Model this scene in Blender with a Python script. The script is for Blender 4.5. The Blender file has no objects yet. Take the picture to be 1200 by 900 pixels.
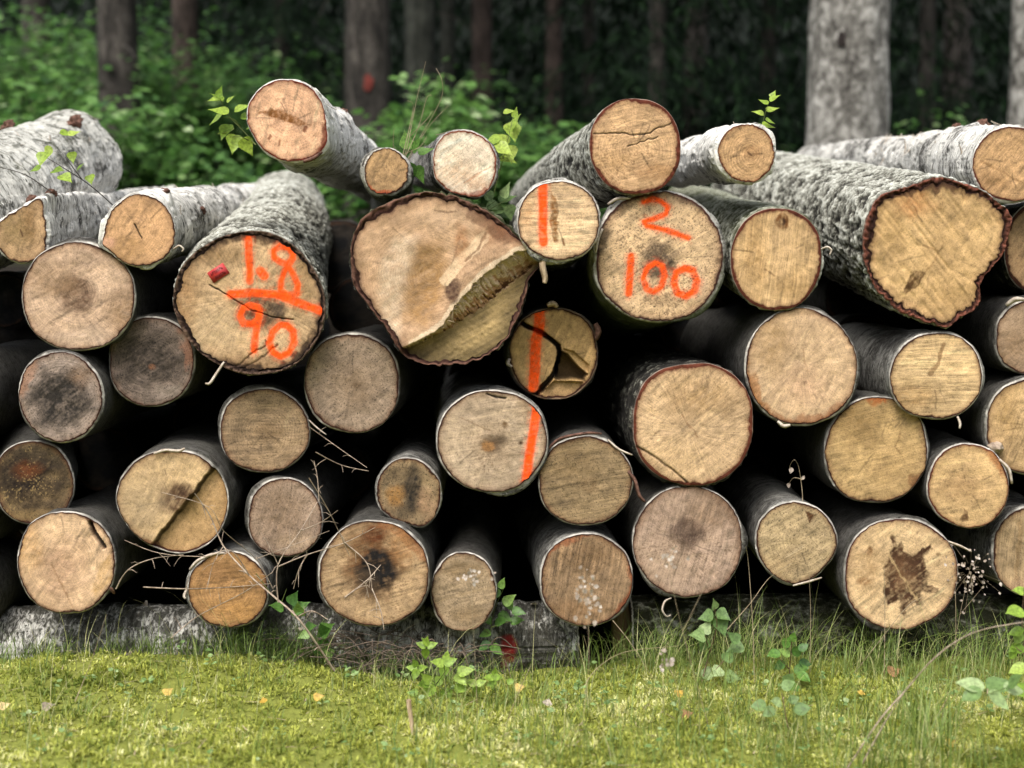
import bpy, math, random
import numpy as np
from mathutils import Vector

random.seed(7)
RNG = np.random.default_rng(11)
SC = bpy.context.scene
COL = SC.collection
PI = math.pi

# ------------------------------------------------------------------ camera
F = 1667.0                      # focal length in photo pixels (50 mm lens, 36 mm sensor, 1200 px wide)
CAM_D, CAM_H = 3.88, 1.05
PITCH = math.atan(120.0 / F)
FWD = np.array([0, math.cos(PITCH), -math.sin(PITCH)])
UPV = np.array([0, math.sin(PITCH), math.cos(PITCH)])
CAMP = np.array([0, -CAM_D, CAM_H])


def at(px, py, y):
    """point of the world plane Y = y seen at a photo pixel, and the pixels per metre there"""
    d = FWD + np.array([1, 0, 0]) * ((px - 600) / F) + UPV * ((450 - py) / F)
    t = (y - CAMP[1]) / d[1]
    return CAMP + d * t, F / t


def on_ground(px, py):
    """point of the ground seen at a photo pixel"""
    d = FWD + np.array([1, 0, 0]) * ((px - 600) / F) + UPV * ((450 - py) / F)
    t = 3.0
    for _ in range(40):
        p = CAMP + d * t
        t += (p[2] - ground_h(p[0], p[1])) * 0.8 / max(0.15, -d[2])
    return CAMP + d * t


# ------------------------------------------------------------------ numpy noise
def _h(ix, iy, iz, seed):
    n = (ix.astype(np.uint32) * np.uint32(374761393) + iy.astype(np.uint32) * np.uint32(668265263)
         + iz.astype(np.uint32) * np.uint32(2246822519) + np.uint32((seed * 3266489917) & 0xffffffff))
    n = (n ^ (n >> np.uint32(13))) * np.uint32(1274126177)
    n = n ^ (n >> np.uint32(16))
    return n.astype(np.float32) * np.float32(2.0 / 4294967295.0) - np.float32(1.0)


def vnoise(x, y, z, seed=0):
    x, y, z = np.broadcast_arrays(np.asarray(x, np.float32), np.asarray(y, np.float32), np.asarray(z, np.float32))
    fx, fy, fz = np.floor(x), np.floor(y), np.floor(z)
    ix, iy, iz = fx.astype(np.int32), fy.astype(np.int32), fz.astype(np.int32)
    u, v, w = x - fx, y - fy, z - fz
    u = u * u * (3 - 2 * u); v = v * v * (3 - 2 * v); w = w * w * (3 - 2 * w)
    def c(a, b, d): return _h(ix + a, iy + b, iz + d, seed)
    x00 = c(0, 0, 0) * (1 - u) + c(1, 0, 0) * u
    x10 = c(0, 1, 0) * (1 - u) + c(1, 1, 0) * u
    x01 = c(0, 0, 1) * (1 - u) + c(1, 0, 1) * u
    x11 = c(0, 1, 1) * (1 - u) + c(1, 1, 1) * u
    y0 = x00 * (1 - v) + x10 * v
    y1 = x01 * (1 - v) + x11 * v
    return y0 * (1 - w) + y1 * w


def fbm(x, y, z=0.0, o=3, seed=0):
    s, a, f, tot = 0.0, 1.0, 1.0, 0.0
    for k in range(o):
        s = s + a * vnoise(np.asarray(x) * f, np.asarray(y) * f, np.asarray(z) * f, seed + k * 17)
        tot += a; a *= 0.5; f *= 2.03
    return s / tot * 1.5


def sm(a, b, x):
    t = np.clip((x - a) / (b - a), 0, 1)
    return t * t * (3 - 2 * t)


def lin(rgb):
    r = np.array(rgb, float) / 255.0
    return np.where(r <= 0.04045, r / 12.92, ((r + 0.055) / 1.055) ** 2.4)


# ------------------------------------------------------------------ mesh helpers
def mesh(name, V, faces, mat=None, parent=None, attrs=None, smooth=False, loc=None, mats=None, midx=None):
    """faces: list of (n,k) int arrays. attrs: {name: (type, array per vertex)}"""
    me = bpy.data.meshes.new(name)
    V = np.asarray(V, np.float32)
    if not isinstance(faces, (list, tuple)):
        faces = [faces]
    faces = [np.asarray(f, np.int32) for f in faces if len(f)]
    loops = np.concatenate([f.ravel() for f in faces])
    sizes = np.concatenate([np.full(len(f), f.shape[1], np.int32) for f in faces])
    starts = np.concatenate([[0], np.cumsum(sizes)[:-1]]).astype(np.int32)
    me.vertices.add(len(V)); me.vertices.foreach_set('co', V.ravel())
    me.loops.add(len(loops)); me.loops.foreach_set('vertex_index', loops)
    me.polygons.add(len(sizes)); me.polygons.foreach_set('loop_start', starts)
    if midx is not None:
        me.polygons.foreach_set('material_index', np.asarray(midx, np.int32))
    if smooth:
        me.polygons.foreach_set('use_smooth', np.ones(len(sizes), bool))
    for an, (ty, arr) in (attrs or {}).items():
        a = me.attributes.new(an, ty, 'POINT')
        key = {'FLOAT': 'value', 'FLOAT_VECTOR': 'vector', 'FLOAT_COLOR': 'color'}[ty]
        a.data.foreach_set(key, np.asarray(arr, np.float32).ravel())
    me.update(calc_edges=True); me.validate()
    for m in (mats or [mat]):
        if m: me.materials.append(m)
    o = bpy.data.objects.new(name, me); COL.objects.link(o)
    if parent: o.parent = parent
    if loc is not None: o.location = loc
    return o


def tag(o, label=None, cat=None, group=None, kind=None):
    if label: o['label'] = label
    if cat: o['category'] = cat
    if group: o['group'] = group
    if kind: o['kind'] = kind
    return o


def empty(name, loc, label, cat, group=None):
    o = bpy.data.objects.new(name, None); COL.objects.link(o)
    o.location = loc; o.empty_display_size = 0.05
    return tag(o, label, cat, group)


def tube_np(pts, rad, n=6, closed_ends=True):
    pts = np.asarray(pts, float); rad = np.broadcast_to(np.asarray(rad, float), (len(pts),))
    T = np.gradient(pts, axis=0); T /= np.linalg.norm(T, axis=1)[:, None] + 1e-9
    ref = np.array([0.31, 0.17, 0.93]) if abs(T[0] @ np.array([0, 0, 1])) < 0.9 else np.array([0.9, 0.3, 0.1])
    A = np.cross(T, ref); A /= np.linalg.norm(A, axis=1)[:, None] + 1e-9
    B = np.cross(T, A)
    th = np.linspace(0, 2 * PI, n, endpoint=False)
    V = pts[:, None] + rad[:, None, None] * (np.cos(th)[None, :, None] * A[:, None] + np.sin(th)[None, :, None] * B[:, None])
    V = V.reshape(-1, 3)
    i = np.arange(len(pts) - 1)[:, None] * n; j = np.arange(n)[None]; k = (j + 1) % n
    Q = np.stack([i + j, i + k, i + n + k, i + n + j], -1).reshape(-1, 4)
    return V, Q


class Batch:
    """collects vertices and triangles/quads of one mesh"""
    def __init__(s): s.V = []; s.T = []; s.Q = []; s.R = []; s.n = 0
    def add(s, V, T=None, Q=None, r=0.0):
        V = np.asarray(V, float).reshape(-1, 3)
        if T is not None: s.T.append(np.asarray(T).reshape(-1, 3) + s.n)
        if Q is not None: s.Q.append(np.asarray(Q).reshape(-1, 4) + s.n)
        s.V.append(V); s.R.append(np.broadcast_to(np.asarray(r, float), (len(V),))); s.n += len(V)
    def tube(s, pts, rad, n=6, r=0.0):
        V, Q = tube_np(pts, rad, n); s.add(V, Q=Q, r=r)
    def build(s, name, mat, parent=None, loc=None, smooth=False):
        fs = []
        if s.T: fs.append(np.concatenate(s.T))
        if s.Q: fs.append(np.concatenate(s.Q))
        return mesh(name, np.concatenate(s.V), fs, mat, parent, {'rnd': ('FLOAT', np.concatenate(s.R))}, smooth, loc)


# leaf templates: x across, y along, z up (folded along the midrib)
def leaf_template(kind='ovate'):
    if kind == 'tri':       # birch: broad base, pointed
        prof = [(0.02, .11), (0.05, .25), (.12, .36), (.17, .36), (.23, .43), (.28, .40), (.34, .41), (.40, .35), (.46, .34), (.52, .27), (.58, .26), (.66, .18), (.74, .14), (.84, .07), (.92, .035)]
    elif kind == 'nettle':
        prof = [(0.06, .20), (0.16, .33), (0.22, .30), (0.32, .36), (0.38, .32), (0.50, .30), (0.56, .26), (0.68, .20), (0.74, .17), (0.88, .07)]
    elif kind == 'plain':
        prof = [(0.08, .16), (0.22, .30), (0.42, .34), (0.62, .28), (0.82, .14)]
    elif kind == 'simple':
        prof = [(0.3, .30), (0.65, .26)]
    else:
        prof = [(0.04, .09), (0.10, .19), (0.18, .27), (0.28, .325), (0.40, .34), (0.52, .32), (0.64, .27), (0.75, .20), (0.85, .125), (.93, .06)]
    V = [(0, 0, 0)]; T = []
    m = [0]
    for (y, w) in prof:
        V.append((0, y, -0.06 * math.sin(PI * y))); m.append(len(V) - 1)
    V.append((0, 1, -0.08)); m.append(len(V) - 1)
    for s in (-1, 1):
        e = []
        for (y, w) in prof:
            V.append((s * w, y - .02, 0.13 * w * 2 - 0.06 * math.sin(PI * y) - .25 * max(0, y - .6) ** 2)); e.append(len(V) - 1)
        k = len(prof)
        def t(a, b, c): T.append((a, b, c) if s > 0 else (a, c, b))
        t(m[0], e[0], m[1])
        for i in range(k - 1):
            t(m[i + 1], e[i], e[i + 1]); t(m[i + 1], e[i + 1], m[i + 2])
        t(m[k], e[k - 1], m[k + 1])
    return np.array(V, float), np.array(T)


LEAF = {k: leaf_template(k) for k in ('tri', 'nettle', 'simple', 'ovate', 'plain')}


def frames(dirs, normals):
    """rotation matrices with columns (x across, y along, z normal)"""
    y = dirs / (np.linalg.norm(dirs, axis=1)[:, None] + 1e-9)
    x = np.cross(y, normals); x /= np.linalg.norm(x, axis=1)[:, None] + 1e-9
    z = np.cross(x, y)
    return np.stack([x, y, z], -1)


def leaves(b, P, dirs, normals, size, kind='ovate', width=1.0, rnd=None):
    TV, TT = LEAF[kind]
    P = np.asarray(P, float); n = len(P)
    M = frames(np.asarray(dirs, float), np.asarray(normals, float))
    size = np.broadcast_to(np.asarray(size, float), (n,))
    loc = TV[None] * np.array([width, 1, 1]) * size[:, None, None]
    V = np.einsum('nij,nkj->nki', M, loc) + P[:, None]
    T = TT[None] + (np.arange(n) * len(TV))[:, None, None]
    r = RNG.random(n) if rnd is None else np.broadcast_to(rnd, (n,))
    b.add(V.reshape(-1, 3), T=T.reshape(-1, 3), r=np.repeat(r, len(TV)))


# ------------------------------------------------------------------ node helpers
class NT:
    def __init__(s, name):
        s.m = bpy.data.materials.new(name); s.m.use_nodes = True
        s.t = s.m.node_tree; s.t.nodes.clear()
        s.out = s.t.nodes.new('ShaderNodeOutputMaterial')
    def n(s, ty, **k):
        x = s.t.nodes.new('ShaderNode' + ty)
        for a, v in k.items(): setattr(x, a, v)
        return x
    def l(s, a, b): s.t.links.new(a, b)
    def put(s, sock, v):
        if hasattr(v, 'is_linked'): s.l(v, sock)
        elif isinstance(v, (tuple, list, np.ndarray)) and len(v) == 3 and sock.type == 'RGBA': sock.default_value = (*map(float, v), 1)
        else: sock.default_value = v
    def attr(s, name, out='Fac'):
        a = s.n('Attribute'); a.attribute_name = name; return a.outputs[out]
    def math(s, op, a, b=0.0, clamp=False):
        x = s.n('Math', operation=op, use_clamp=clamp); s.put(x.inputs[0], a); s.put(x.inputs[1], b); return x.outputs[0]
    def vmul(s, v, k):
        x = s.n('VectorMath', operation='MULTIPLY'); s.put(x.inputs[0], v); x.inputs[1].default_value = k; return x.outputs[0]
    def vadd(s, v, k):
        x = s.n('VectorMath', operation='ADD'); s.put(x.inputs[0], v); s.put(x.inputs[1], k); return x.outputs[0]
    def noise(s, vec, scale=1.0, detail=3.0, rough=0.55, out='Fac', dist=0.0):
        x = s.n('TexNoise'); s.l(vec, x.inputs['Vector']); x.inputs['Scale'].default_value = scale
        x.inputs['Detail'].default_value = detail; x.inputs['Roughness'].default_value = rough; x.inputs['Distortion'].default_value = dist
        return x.outputs[out]
    def ramp(s, f, stops, interp='LINEAR'):
        x = s.n('ValToRGB'); s.l(f, x.inputs[0]); cr = x.color_ramp; cr.interpolation = interp
        while len(cr.elements) < len(stops): cr.elements.new(0.5)
        for e, (p, c) in zip(cr.elements, stops):
            e.position = p; e.color = (c, c, c, 1) if isinstance(c, (int, float)) else (*map(float, c), 1)
        return x.outputs[0]
    def mix(s, f, a, b, blend='MIX'):
        x = s.n('Mix', data_type='RGBA', blend_type=blend); s.put(x.inputs[0], f); s.put(x.inputs[6], a); s.put(x.inputs[7], b); return x.outputs[2]
    def bsdf(s, col, rough=0.8, spec=0.25, bump=None, bstr=0.3, bdist=0.002, transl=None):
        p = s.n('BsdfPrincipled'); s.put(p.inputs['Base Color'], col); s.put(p.inputs['Roughness'], rough)
        p.inputs['Specular IOR Level'].default_value = spec
        if bump is not None:
            b = s.n('Bump'); b.inputs['Strength'].default_value = bstr; b.inputs['Distance'].default_value = bdist
            s.l(bump, b.inputs['Height']); s.l(b.outputs[0], p.inputs['Normal'])
        sh = p.outputs[0]
        if transl:
            t = s.n('BsdfTranslucent'); s.put(t.inputs[0], col)
            mx = s.n('MixShader'); mx.inputs[0].default_value = transl
            s.l(sh, mx.inputs[1]); s.l(t.outputs[0], mx.inputs[2]); sh = mx.outputs[0]
        s.l(sh, s.out.inputs[0]); return s.m


def mat_wood():
    t = NT('cut_wood')
    col = t.attr('col', 'Color'); saw = t.attr('saw', 'Vector'); pol = t.attr('pol', 'Vector')
    w = t.n('SeparateXYZ'); t.l(t.attr('wts', 'Vector'), w.inputs[0])
    n_saw = t.noise(t.vmul(saw, (9, 210, 1)), 1, 5, .68)
    n_saw2 = t.noise(t.vmul(saw, (4, 75, 1)), 1, 3, .6)
    n_ray = t.noise(pol, 1, 3, .6)                 # pol = (cos*k, sin*k, r*..)
    n_ring = t.noise(t.attr('rng', 'Vector'), 1, 3, .65)
    n_fine = t.noise(saw, 420, 3, .7)
    n_mid = t.noise(saw, 60, 4, .62)
    f = t.math('ADD', t.math('MULTIPLY', t.math('SUBTRACT', n_saw, .5), t.math('MULTIPLY', w.outputs[0], 3.0)),
               t.math('MULTIPLY', t.math('SUBTRACT', n_saw2, .5), t.math('MULTIPLY', w.outputs[0], 1.7)))
    f = t.math('ADD', f, t.math('MULTIPLY', t.math('SUBTRACT', n_ray, .5), t.math('MULTIPLY', w.outputs[2], 2.0)))
    f = t.math('ADD', f, t.math('MULTIPLY', t.math('SUBTRACT', n_ring, .5), t.math('MULTIPLY', w.outputs[1], 2.4)))
    f = t.math('ADD', f, t.math('MULTIPLY', t.math('SUBTRACT', n_fine, .5), 1.05))
    f = t.math('ADD', f, t.math('MULTIPLY', t.math('SUBTRACT', n_mid, .5), 1.0))
    k = t.math('MAXIMUM', t.math('ADD', f, 1.0), 0.15)
    mul = t.n('VectorMath', operation='SCALE'); t.l(col, mul.inputs[0]); t.l(k, mul.inputs['Scale'])
    # dark pores and grit
    grit = t.ramp(t.noise(saw, 210, 2, .6), [(0.0, .25), (.34, .45), (.43, 1.0)])
    c = t.mix(t.math('MULTIPLY', t.attr('grit'), 1.0), mul.outputs[0], grit, 'MULTIPLY')
    return t.bsdf(c, .82, .22, f, .55, .0012)


def bark_common(t):
    bk = t.attr('bko', 'Vector')
    pr = t.n('SeparateXYZ'); t.l(t.attr('bprm', 'Vector'), pr.inputs[0])   # white, algae, height
    return bk, pr.outputs[0], pr.outputs[1], pr.outputs[2]


def bark_finish(t, col, bump, rough=.85, bs=.6, bd=.004):
    a = t.n('Attribute'); a.attribute_name = 'rim'
    c = t.mix(a.outputs['Alpha'], col, a.outputs['Color'])
    return t.bsdf(c, rough, .2, bump, bs, bd)


def mat_birch():
    t = NT('birch_bark')
    bk, white, alg, hgt = bark_common(t)
    big = t.noise(t.vmul(bk, (7, 7, 5)), 1, 4, .6)
    patch = t.noise(t.vmul(bk, (20, 20, 38)), 1, 6, .74, dist=.8)
    fleck = t.noise(t.vmul(bk, (55, 55, 150)), 1, 4, .7, dist=.6)
    lent = t.noise(t.vmul(bk, (20, 20, 190)), 1, 3, .6, dist=.4)
    strk = t.noise(t.vmul(bk, (9, 9, 130)), 1, 5, .7, dist=.5)
    fine = t.noise(bk, 300, 4, .75)
    base = t.mix(t.ramp(strk, [(.30, 0), (.56, 1)]), (.33, .31, .255), (.84, .81, .735))
    base = t.mix(t.math('MULTIPLY', t.math('SUBTRACT', fine, .46, True), 1.7), base, (.24, .225, .195))
    # grey green film over weathered paper bark; inner logs also get shade painted in
    film_shade = t.math('MULTIPLY', t.math('SUBTRACT', 1.0, white), t.math('ADD', .68, t.math('MULTIPLY', fine, .7)), True)
    base = t.mix(t.math('MULTIPLY', film_shade, .97), base, t.mix(fine, (.010, .0095, .007), (.052, .048, .034)))
    w1 = t.math('SUBTRACT', 1.0, white)
    th = t.math('ADD', t.math('ADD', t.math('MULTIPLY', w1, .16), t.math('MULTIPLY', hgt, .13)), t.math('MULTIPLY', t.math('SUBTRACT', big, .5), .55))
    dark = t.math('MULTIPLY', t.math('SUBTRACT', t.math('ADD', patch, th), .585), 10, True)
    dcol = t.mix(fine, (.016, .014, .012), (.17, .16, .14))
    c = t.mix(dark, base, dcol)
    fl = t.math('MULTIPLY', t.math('SUBTRACT', t.math('ADD', fleck, t.math('MULTIPLY', th, .6)), .60), 14, True)
    c = t.mix(t.math('MULTIPLY', fl, .9), c, (.030, .026, .022))
    ln = t.math('MULTIPLY', t.math('SUBTRACT', lent, .60), 16, True)
    c = t.mix(ln, c, (.035, .030, .026))
    tan = t.math('MULTIPLY', t.math('SUBTRACT', strk, .62), 8, True)
    c = t.mix(t.math('MULTIPLY', tan, t.math('MULTIPLY', white, .35)), c, (.42, .30, .20))
    g = t.math('MULTIPLY', alg, t.math('ADD', .35, patch), True)
    gc = t.mix(fine, (.022, .032, .010), (.085, .10, .032))
    c = t.mix(g, c, gc)
    h = t.math('ADD', t.math('MULTIPLY', dark, -.5), t.math('ADD', t.math('MULTIPLY', fine, .5), t.math('ADD', t.math('MULTIPLY', strk, .8), t.math('MULTIPLY', fl, -.3))))
    return bark_finish(t, c, h, .78, .8, .005)


def mat_rough():
    t = NT('lichen_bark')
    bk, white, alg, hgt = bark_common(t)
    a = t.noise(bk, 42, 6, .78)
    b = t.noise(bk, 210, 4, .75)
    big = t.noise(bk, 7, 3, .55)
    v = t.math('ADD', t.math('ADD', t.math('MULTIPLY', a, .55), t.math('MULTIPLY', b, .45)), t.math('MULTIPLY', t.math('SUBTRACT', hgt, .5), .35))
    v = t.math('ADD', v, t.math('MULTIPLY', t.math('SUBTRACT', white, .5), .40))
    v = t.math('ADD', v, t.math('MULTIPLY', t.math('SUBTRACT', big, .5), .30))
    v = t.math('ADD', t.math('MULTIPLY', t.math('SUBTRACT', v, .5), 1.55), .49)
    c = t.ramp(v, [(.30, (.018, .016, .013)), (.44, (.080, .074, .058)), (.56, (.23, .225, .18)), (.68, (.43, .425, .36)), (.85, (.62, .61, .53))])
    g = t.math('MULTIPLY', alg, t.math('ADD', .30, b), True)
    c = t.mix(g, c, t.mix(a, (.03, .045, .010), (.13, .15, .035)))
    return bark_finish(t, c, t.math('ADD', a, t.math('MULTIPLY', b, .7)), .9, .9, .006)


def mat_leaf(name, c0, c1, transl=.35, rough=.45, c2=None):
    t = NT(name)
    r = t.attr('rnd')
    st = [(0.0, c0), (.75, c1)] + ([(1.0, c2)] if c2 is not None else [])
    c = t.ramp(r, st)
    g = t.n('NewGeometry')
    n = t.noise(g.outputs['Position'], 130, 3, .6)
    c = t.mix(1.0, c, t.ramp(n, [(.3, .5), (.65, 1.1)]), 'MULTIPLY')
    return t.bsdf(c, rough, .08 if name == 'spruce_needle' else .35, transl=transl)


def mat_plain(name, c0, c1, scale=60, rough=.85, bump=.3, stretch=(1, 1, 1), spec=.2):
    t = NT(name)
    tc = t.n('TexCoord')
    n = t.noise(t.vmul(tc.outputs['Object'], stretch), scale, 5, .65)
    c = t.ramp(n, [(.3, c0), (.7, c1)])
    return t.bsdf(c, rough, spec, n, bump, .004)


def mat_trunk(name, c0, c1, c2, scale=1.0, vs=4.5):
    t = NT(name)
    tc = t.n('TexCoord')
    p = tc.outputs['Object']
    a = t.noise(t.vmul(p, (13 * scale, 13 * scale, vs * scale)), 1, 5, .65, dist=.5)
    b = t.noise(p, 40 * scale, 4, .7)
    big = t.noise(p, 2.2, 3, .5)
    v = t.math('ADD', t.math('ADD', t.math('MULTIPLY', a, .7), t.math('MULTIPLY', b, .3)), t.math('MULTIPLY', t.math('SUBTRACT', big, .5), .35))
    c = t.ramp(v, [(.36, c0), (.50, c1), (.64, c2)])
    return t.bsdf(c, .9, .15, v, .8, .02)


M = {}


def make_mats():
    M['wood'] = mat_wood(); M['birch'] = mat_birch(); M['rough'] = mat_rough()
    M['stub'] = mat_plain('rotten_stub', (.035, .016, .010), (.20, .105, .075), 90, .9, .8)
    M['splint'] = mat_plain('pale_splinter', (.30, .20, .11), (.62, .48, .33), 120, .8, .5, (1, 1, .15))
    M['peel'] = mat_plain('paper_bark', (.26, .19, .13), (.58, .52, .43), 70, .6, .3, (1, 3, 1))
    M['dry'] = mat_plain('dry_stem', (.17, .125, .075), (.46, .37, .24), 50, .75, .2)
    M['twig'] = mat_plain('dry_twig', (.17, .12, .085), (.50, .40, .30), 60, .8, .3)
    M['heap'] = mat_plain('heap_twig', (.045, .034, .024), (.20, .15, .11), 60, .85, .3)
    M['darktwig'] = mat_plain('dark_twig', (.02, .016, .012), (.07, .06, .05), 60, .8, .3)
    M['stem'] = mat_plain('green_stem', (.07, .10, .025), (.17, .20, .06), 40, .6, .2)
    M['redstem'] = mat_plain('reddish_stem', (.08, .045, .03), (.19, .12, .07), 40, .6, .2)
    M['fresh'] = mat_leaf('fresh_leaf', (.20, .32, .035), (.38, .52, .07), .45, .4, (.52, .62, .12))
    M['mid'] = mat_leaf('mid_leaf', (.055, .14, .028), (.15, .30, .05), .38, .42, (.28, .42, .10))
    M['blue'] = mat_leaf('dull_leaf', (.13, .23, .06), (.29, .42, .15), .38, .5, (.44, .55, .26))
    M['nettle'] = mat_leaf('seedling_leaf', (.18, .30, .035), (.34, .50, .07), .42, .45, (.46, .60, .12))
    M['under'] = mat_leaf('undergrowth_leaf', (.030, .095, .020), (.135, .29, .062), .45, .4, (.44, .60, .25))
    M['shrub'] = mat_leaf('shrub_leaf', (.05, .14, .032), (.21, .40, .095), .45, .4, (.60, .74, .40))
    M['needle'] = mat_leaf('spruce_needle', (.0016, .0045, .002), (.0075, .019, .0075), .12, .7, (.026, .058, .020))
    M['canopy'] = mat_leaf('canopy_leaf', (.02, .04, .012), (.05, .09, .025), .2, .5)
    M['moss'] = mat_leaf('moss_frond', (.19, .25, .035), (.62, .64, .13), .45, .75, (.95, .92, .46))
    M['grass'] = mat_leaf('grass_blade', (.075, .14, .03), (.27, .36, .075), .38, .5, (.56, .52, .25))
    M['yleaf'] = mat_leaf('yellow_leaf', (.50, .30, .03), (.66, .45, .10), .25, .5, (.68, .52, .24))
    M['bleaf'] = mat_leaf('brown_leaf', (.22, .095, .035), (.38, .20, .09), .15, .6, (.52, .38, .27))
    M['panicle'] = mat_leaf('pale_floret', (.40, .32, .25), (.58, .48, .39), .35, .7, (.70, .62, .53))
    M['red_tag'] = mat_plain('red_plastic', (.36, .018, .018), (.46, .035, .032), 200, .4, .1, spec=.5)
    M['tag_ink'] = mat_plain('dark_red_ink', (.07, .006, .006), (.12, .012, .012), 200, .6, .1)
    M['stake'] = mat_plain('stake_wood', (.10, .065, .03), (.24, .165, .085), 30, .85, .4, (4, 4, .4))
    t = NT('moss_ground')
    g = t.n('NewGeometry'); p = g.outputs['Position']
    a = t.noise(p, 5, 4, .6); b = t.noise(p, 60, 4, .65)
    moss = t.mix(b, (.06, .07, .014), (.27, .29, .06))
    soil = t.mix(b, (.005, .004, .003), (.024, .018, .012))
    litter = t.mix(a, (.014, .018, .007), (.055, .055, .024))
    sx = t.n('SeparateXYZ'); t.l(p, sx.inputs[0])
    s1 = t.math('MULTIPLY', t.math('ADD', t.math('ADD', sx.outputs[1], -0.02), t.math('MULTIPLY', t.math('SUBTRACT', a, .5), .25)), 9, True)
    s2 = t.math('MULTIPLY', t.math('ADD', sx.outputs[1], -4.2), .7, True)
    s4 = t.math('MULTIPLY', t.math('SUBTRACT', sx.outputs[1], 13.0), .25, True)
    litter = t.mix(s4, litter, (.004, .006, .003))        # needle floor and far wooded slope
    s3 = t.math('MULTIPLY', t.math('SUBTRACT', -3.5, sx.outputs[1]), .8, True)
    c = t.mix(s3, t.mix(s2, t.mix(s1, moss, soil), litter), litter)
    M['ground'] = t.bsdf(c, .95, .1, b, .6, .02)
EXPO = 1.68
# ------------------------------------------------------------------ ground height (needed by everything standing on it)
def ground_h(x, y):
    x = np.asarray(x, float); y = np.asarray(y, float)
    h = 0.03 * vnoise(x * .9, y * .9, 3.1, 5) + 0.012 * vnoise(x * 3.1, y * 3.1, 1.7, 6)
    h = h + .035 * np.exp(-((x + .95) / .55) ** 2 - ((y + .12) / .3) ** 2)
    h = h - .055 * np.exp(-((x + .12) / .42) ** 2 - ((y - .06) / .20) ** 2) - .02 * np.exp(-((x + 1.1) / .5) ** 2 - ((y - .1) / .12) ** 2)
    h = h - .02 * np.exp(-((x + .25) / .22) ** 2 - ((y + .02) / .2) ** 2)
    bank = 1.05 * sm(2.45, 3.2, y) + np.clip(y - 3.2, 0, 15) * .075 + np.clip(y - 30, 0, 60) * .45  # bank behind the stack is added to keep the log gaps dark
    bank = bank + np.clip(-y - 10, 0, 30) * .55 * sm(0, 3, -y - 10)        # added unseen slope behind the camera, blocks low light into the log gaps
    return h * (1 + sm(4, 12, y) * 2) + bank


# ------------------------------------------------------------------ the logs
def seg_dist(X, Y, pts):
    d = np.full(X.shape, 1e9)
    for (x0, y0), (x1, y1) in zip(pts[:-1], pts[1:]):
        vx, vy = x1 - x0, y1 - y0
        t = np.clip(((X - x0) * vx + (Y - y0) * vy) / (vx * vx + vy * vy + 1e-9), 0, 1)
        d = np.minimum(d, np.hypot(X - x0 - t * vx, Y - y0 - t * vy))
    return d


def in_poly(X, Y, pts):
    """signed-ish distance: negative inside"""
    ins = np.zeros(X.shape, bool)
    n = len(pts)
    for i in range(n):
        (x0, y0), (x1, y1) = pts[i], pts[(i + 1) % n]
        c = ((y0 > Y) != (y1 > Y)) & (X < (x1 - x0) * (Y - y0) / (y1 - y0 + 1e-9) + x0)
        ins ^= c
    d = seg_dist(X, Y, list(pts) + [pts[0]])
    return np.where(ins, -d, d)


ROOTS = {}; FACES = {}
PX = {}      # key -> (origin, scale, cx, cy, Y)


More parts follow.
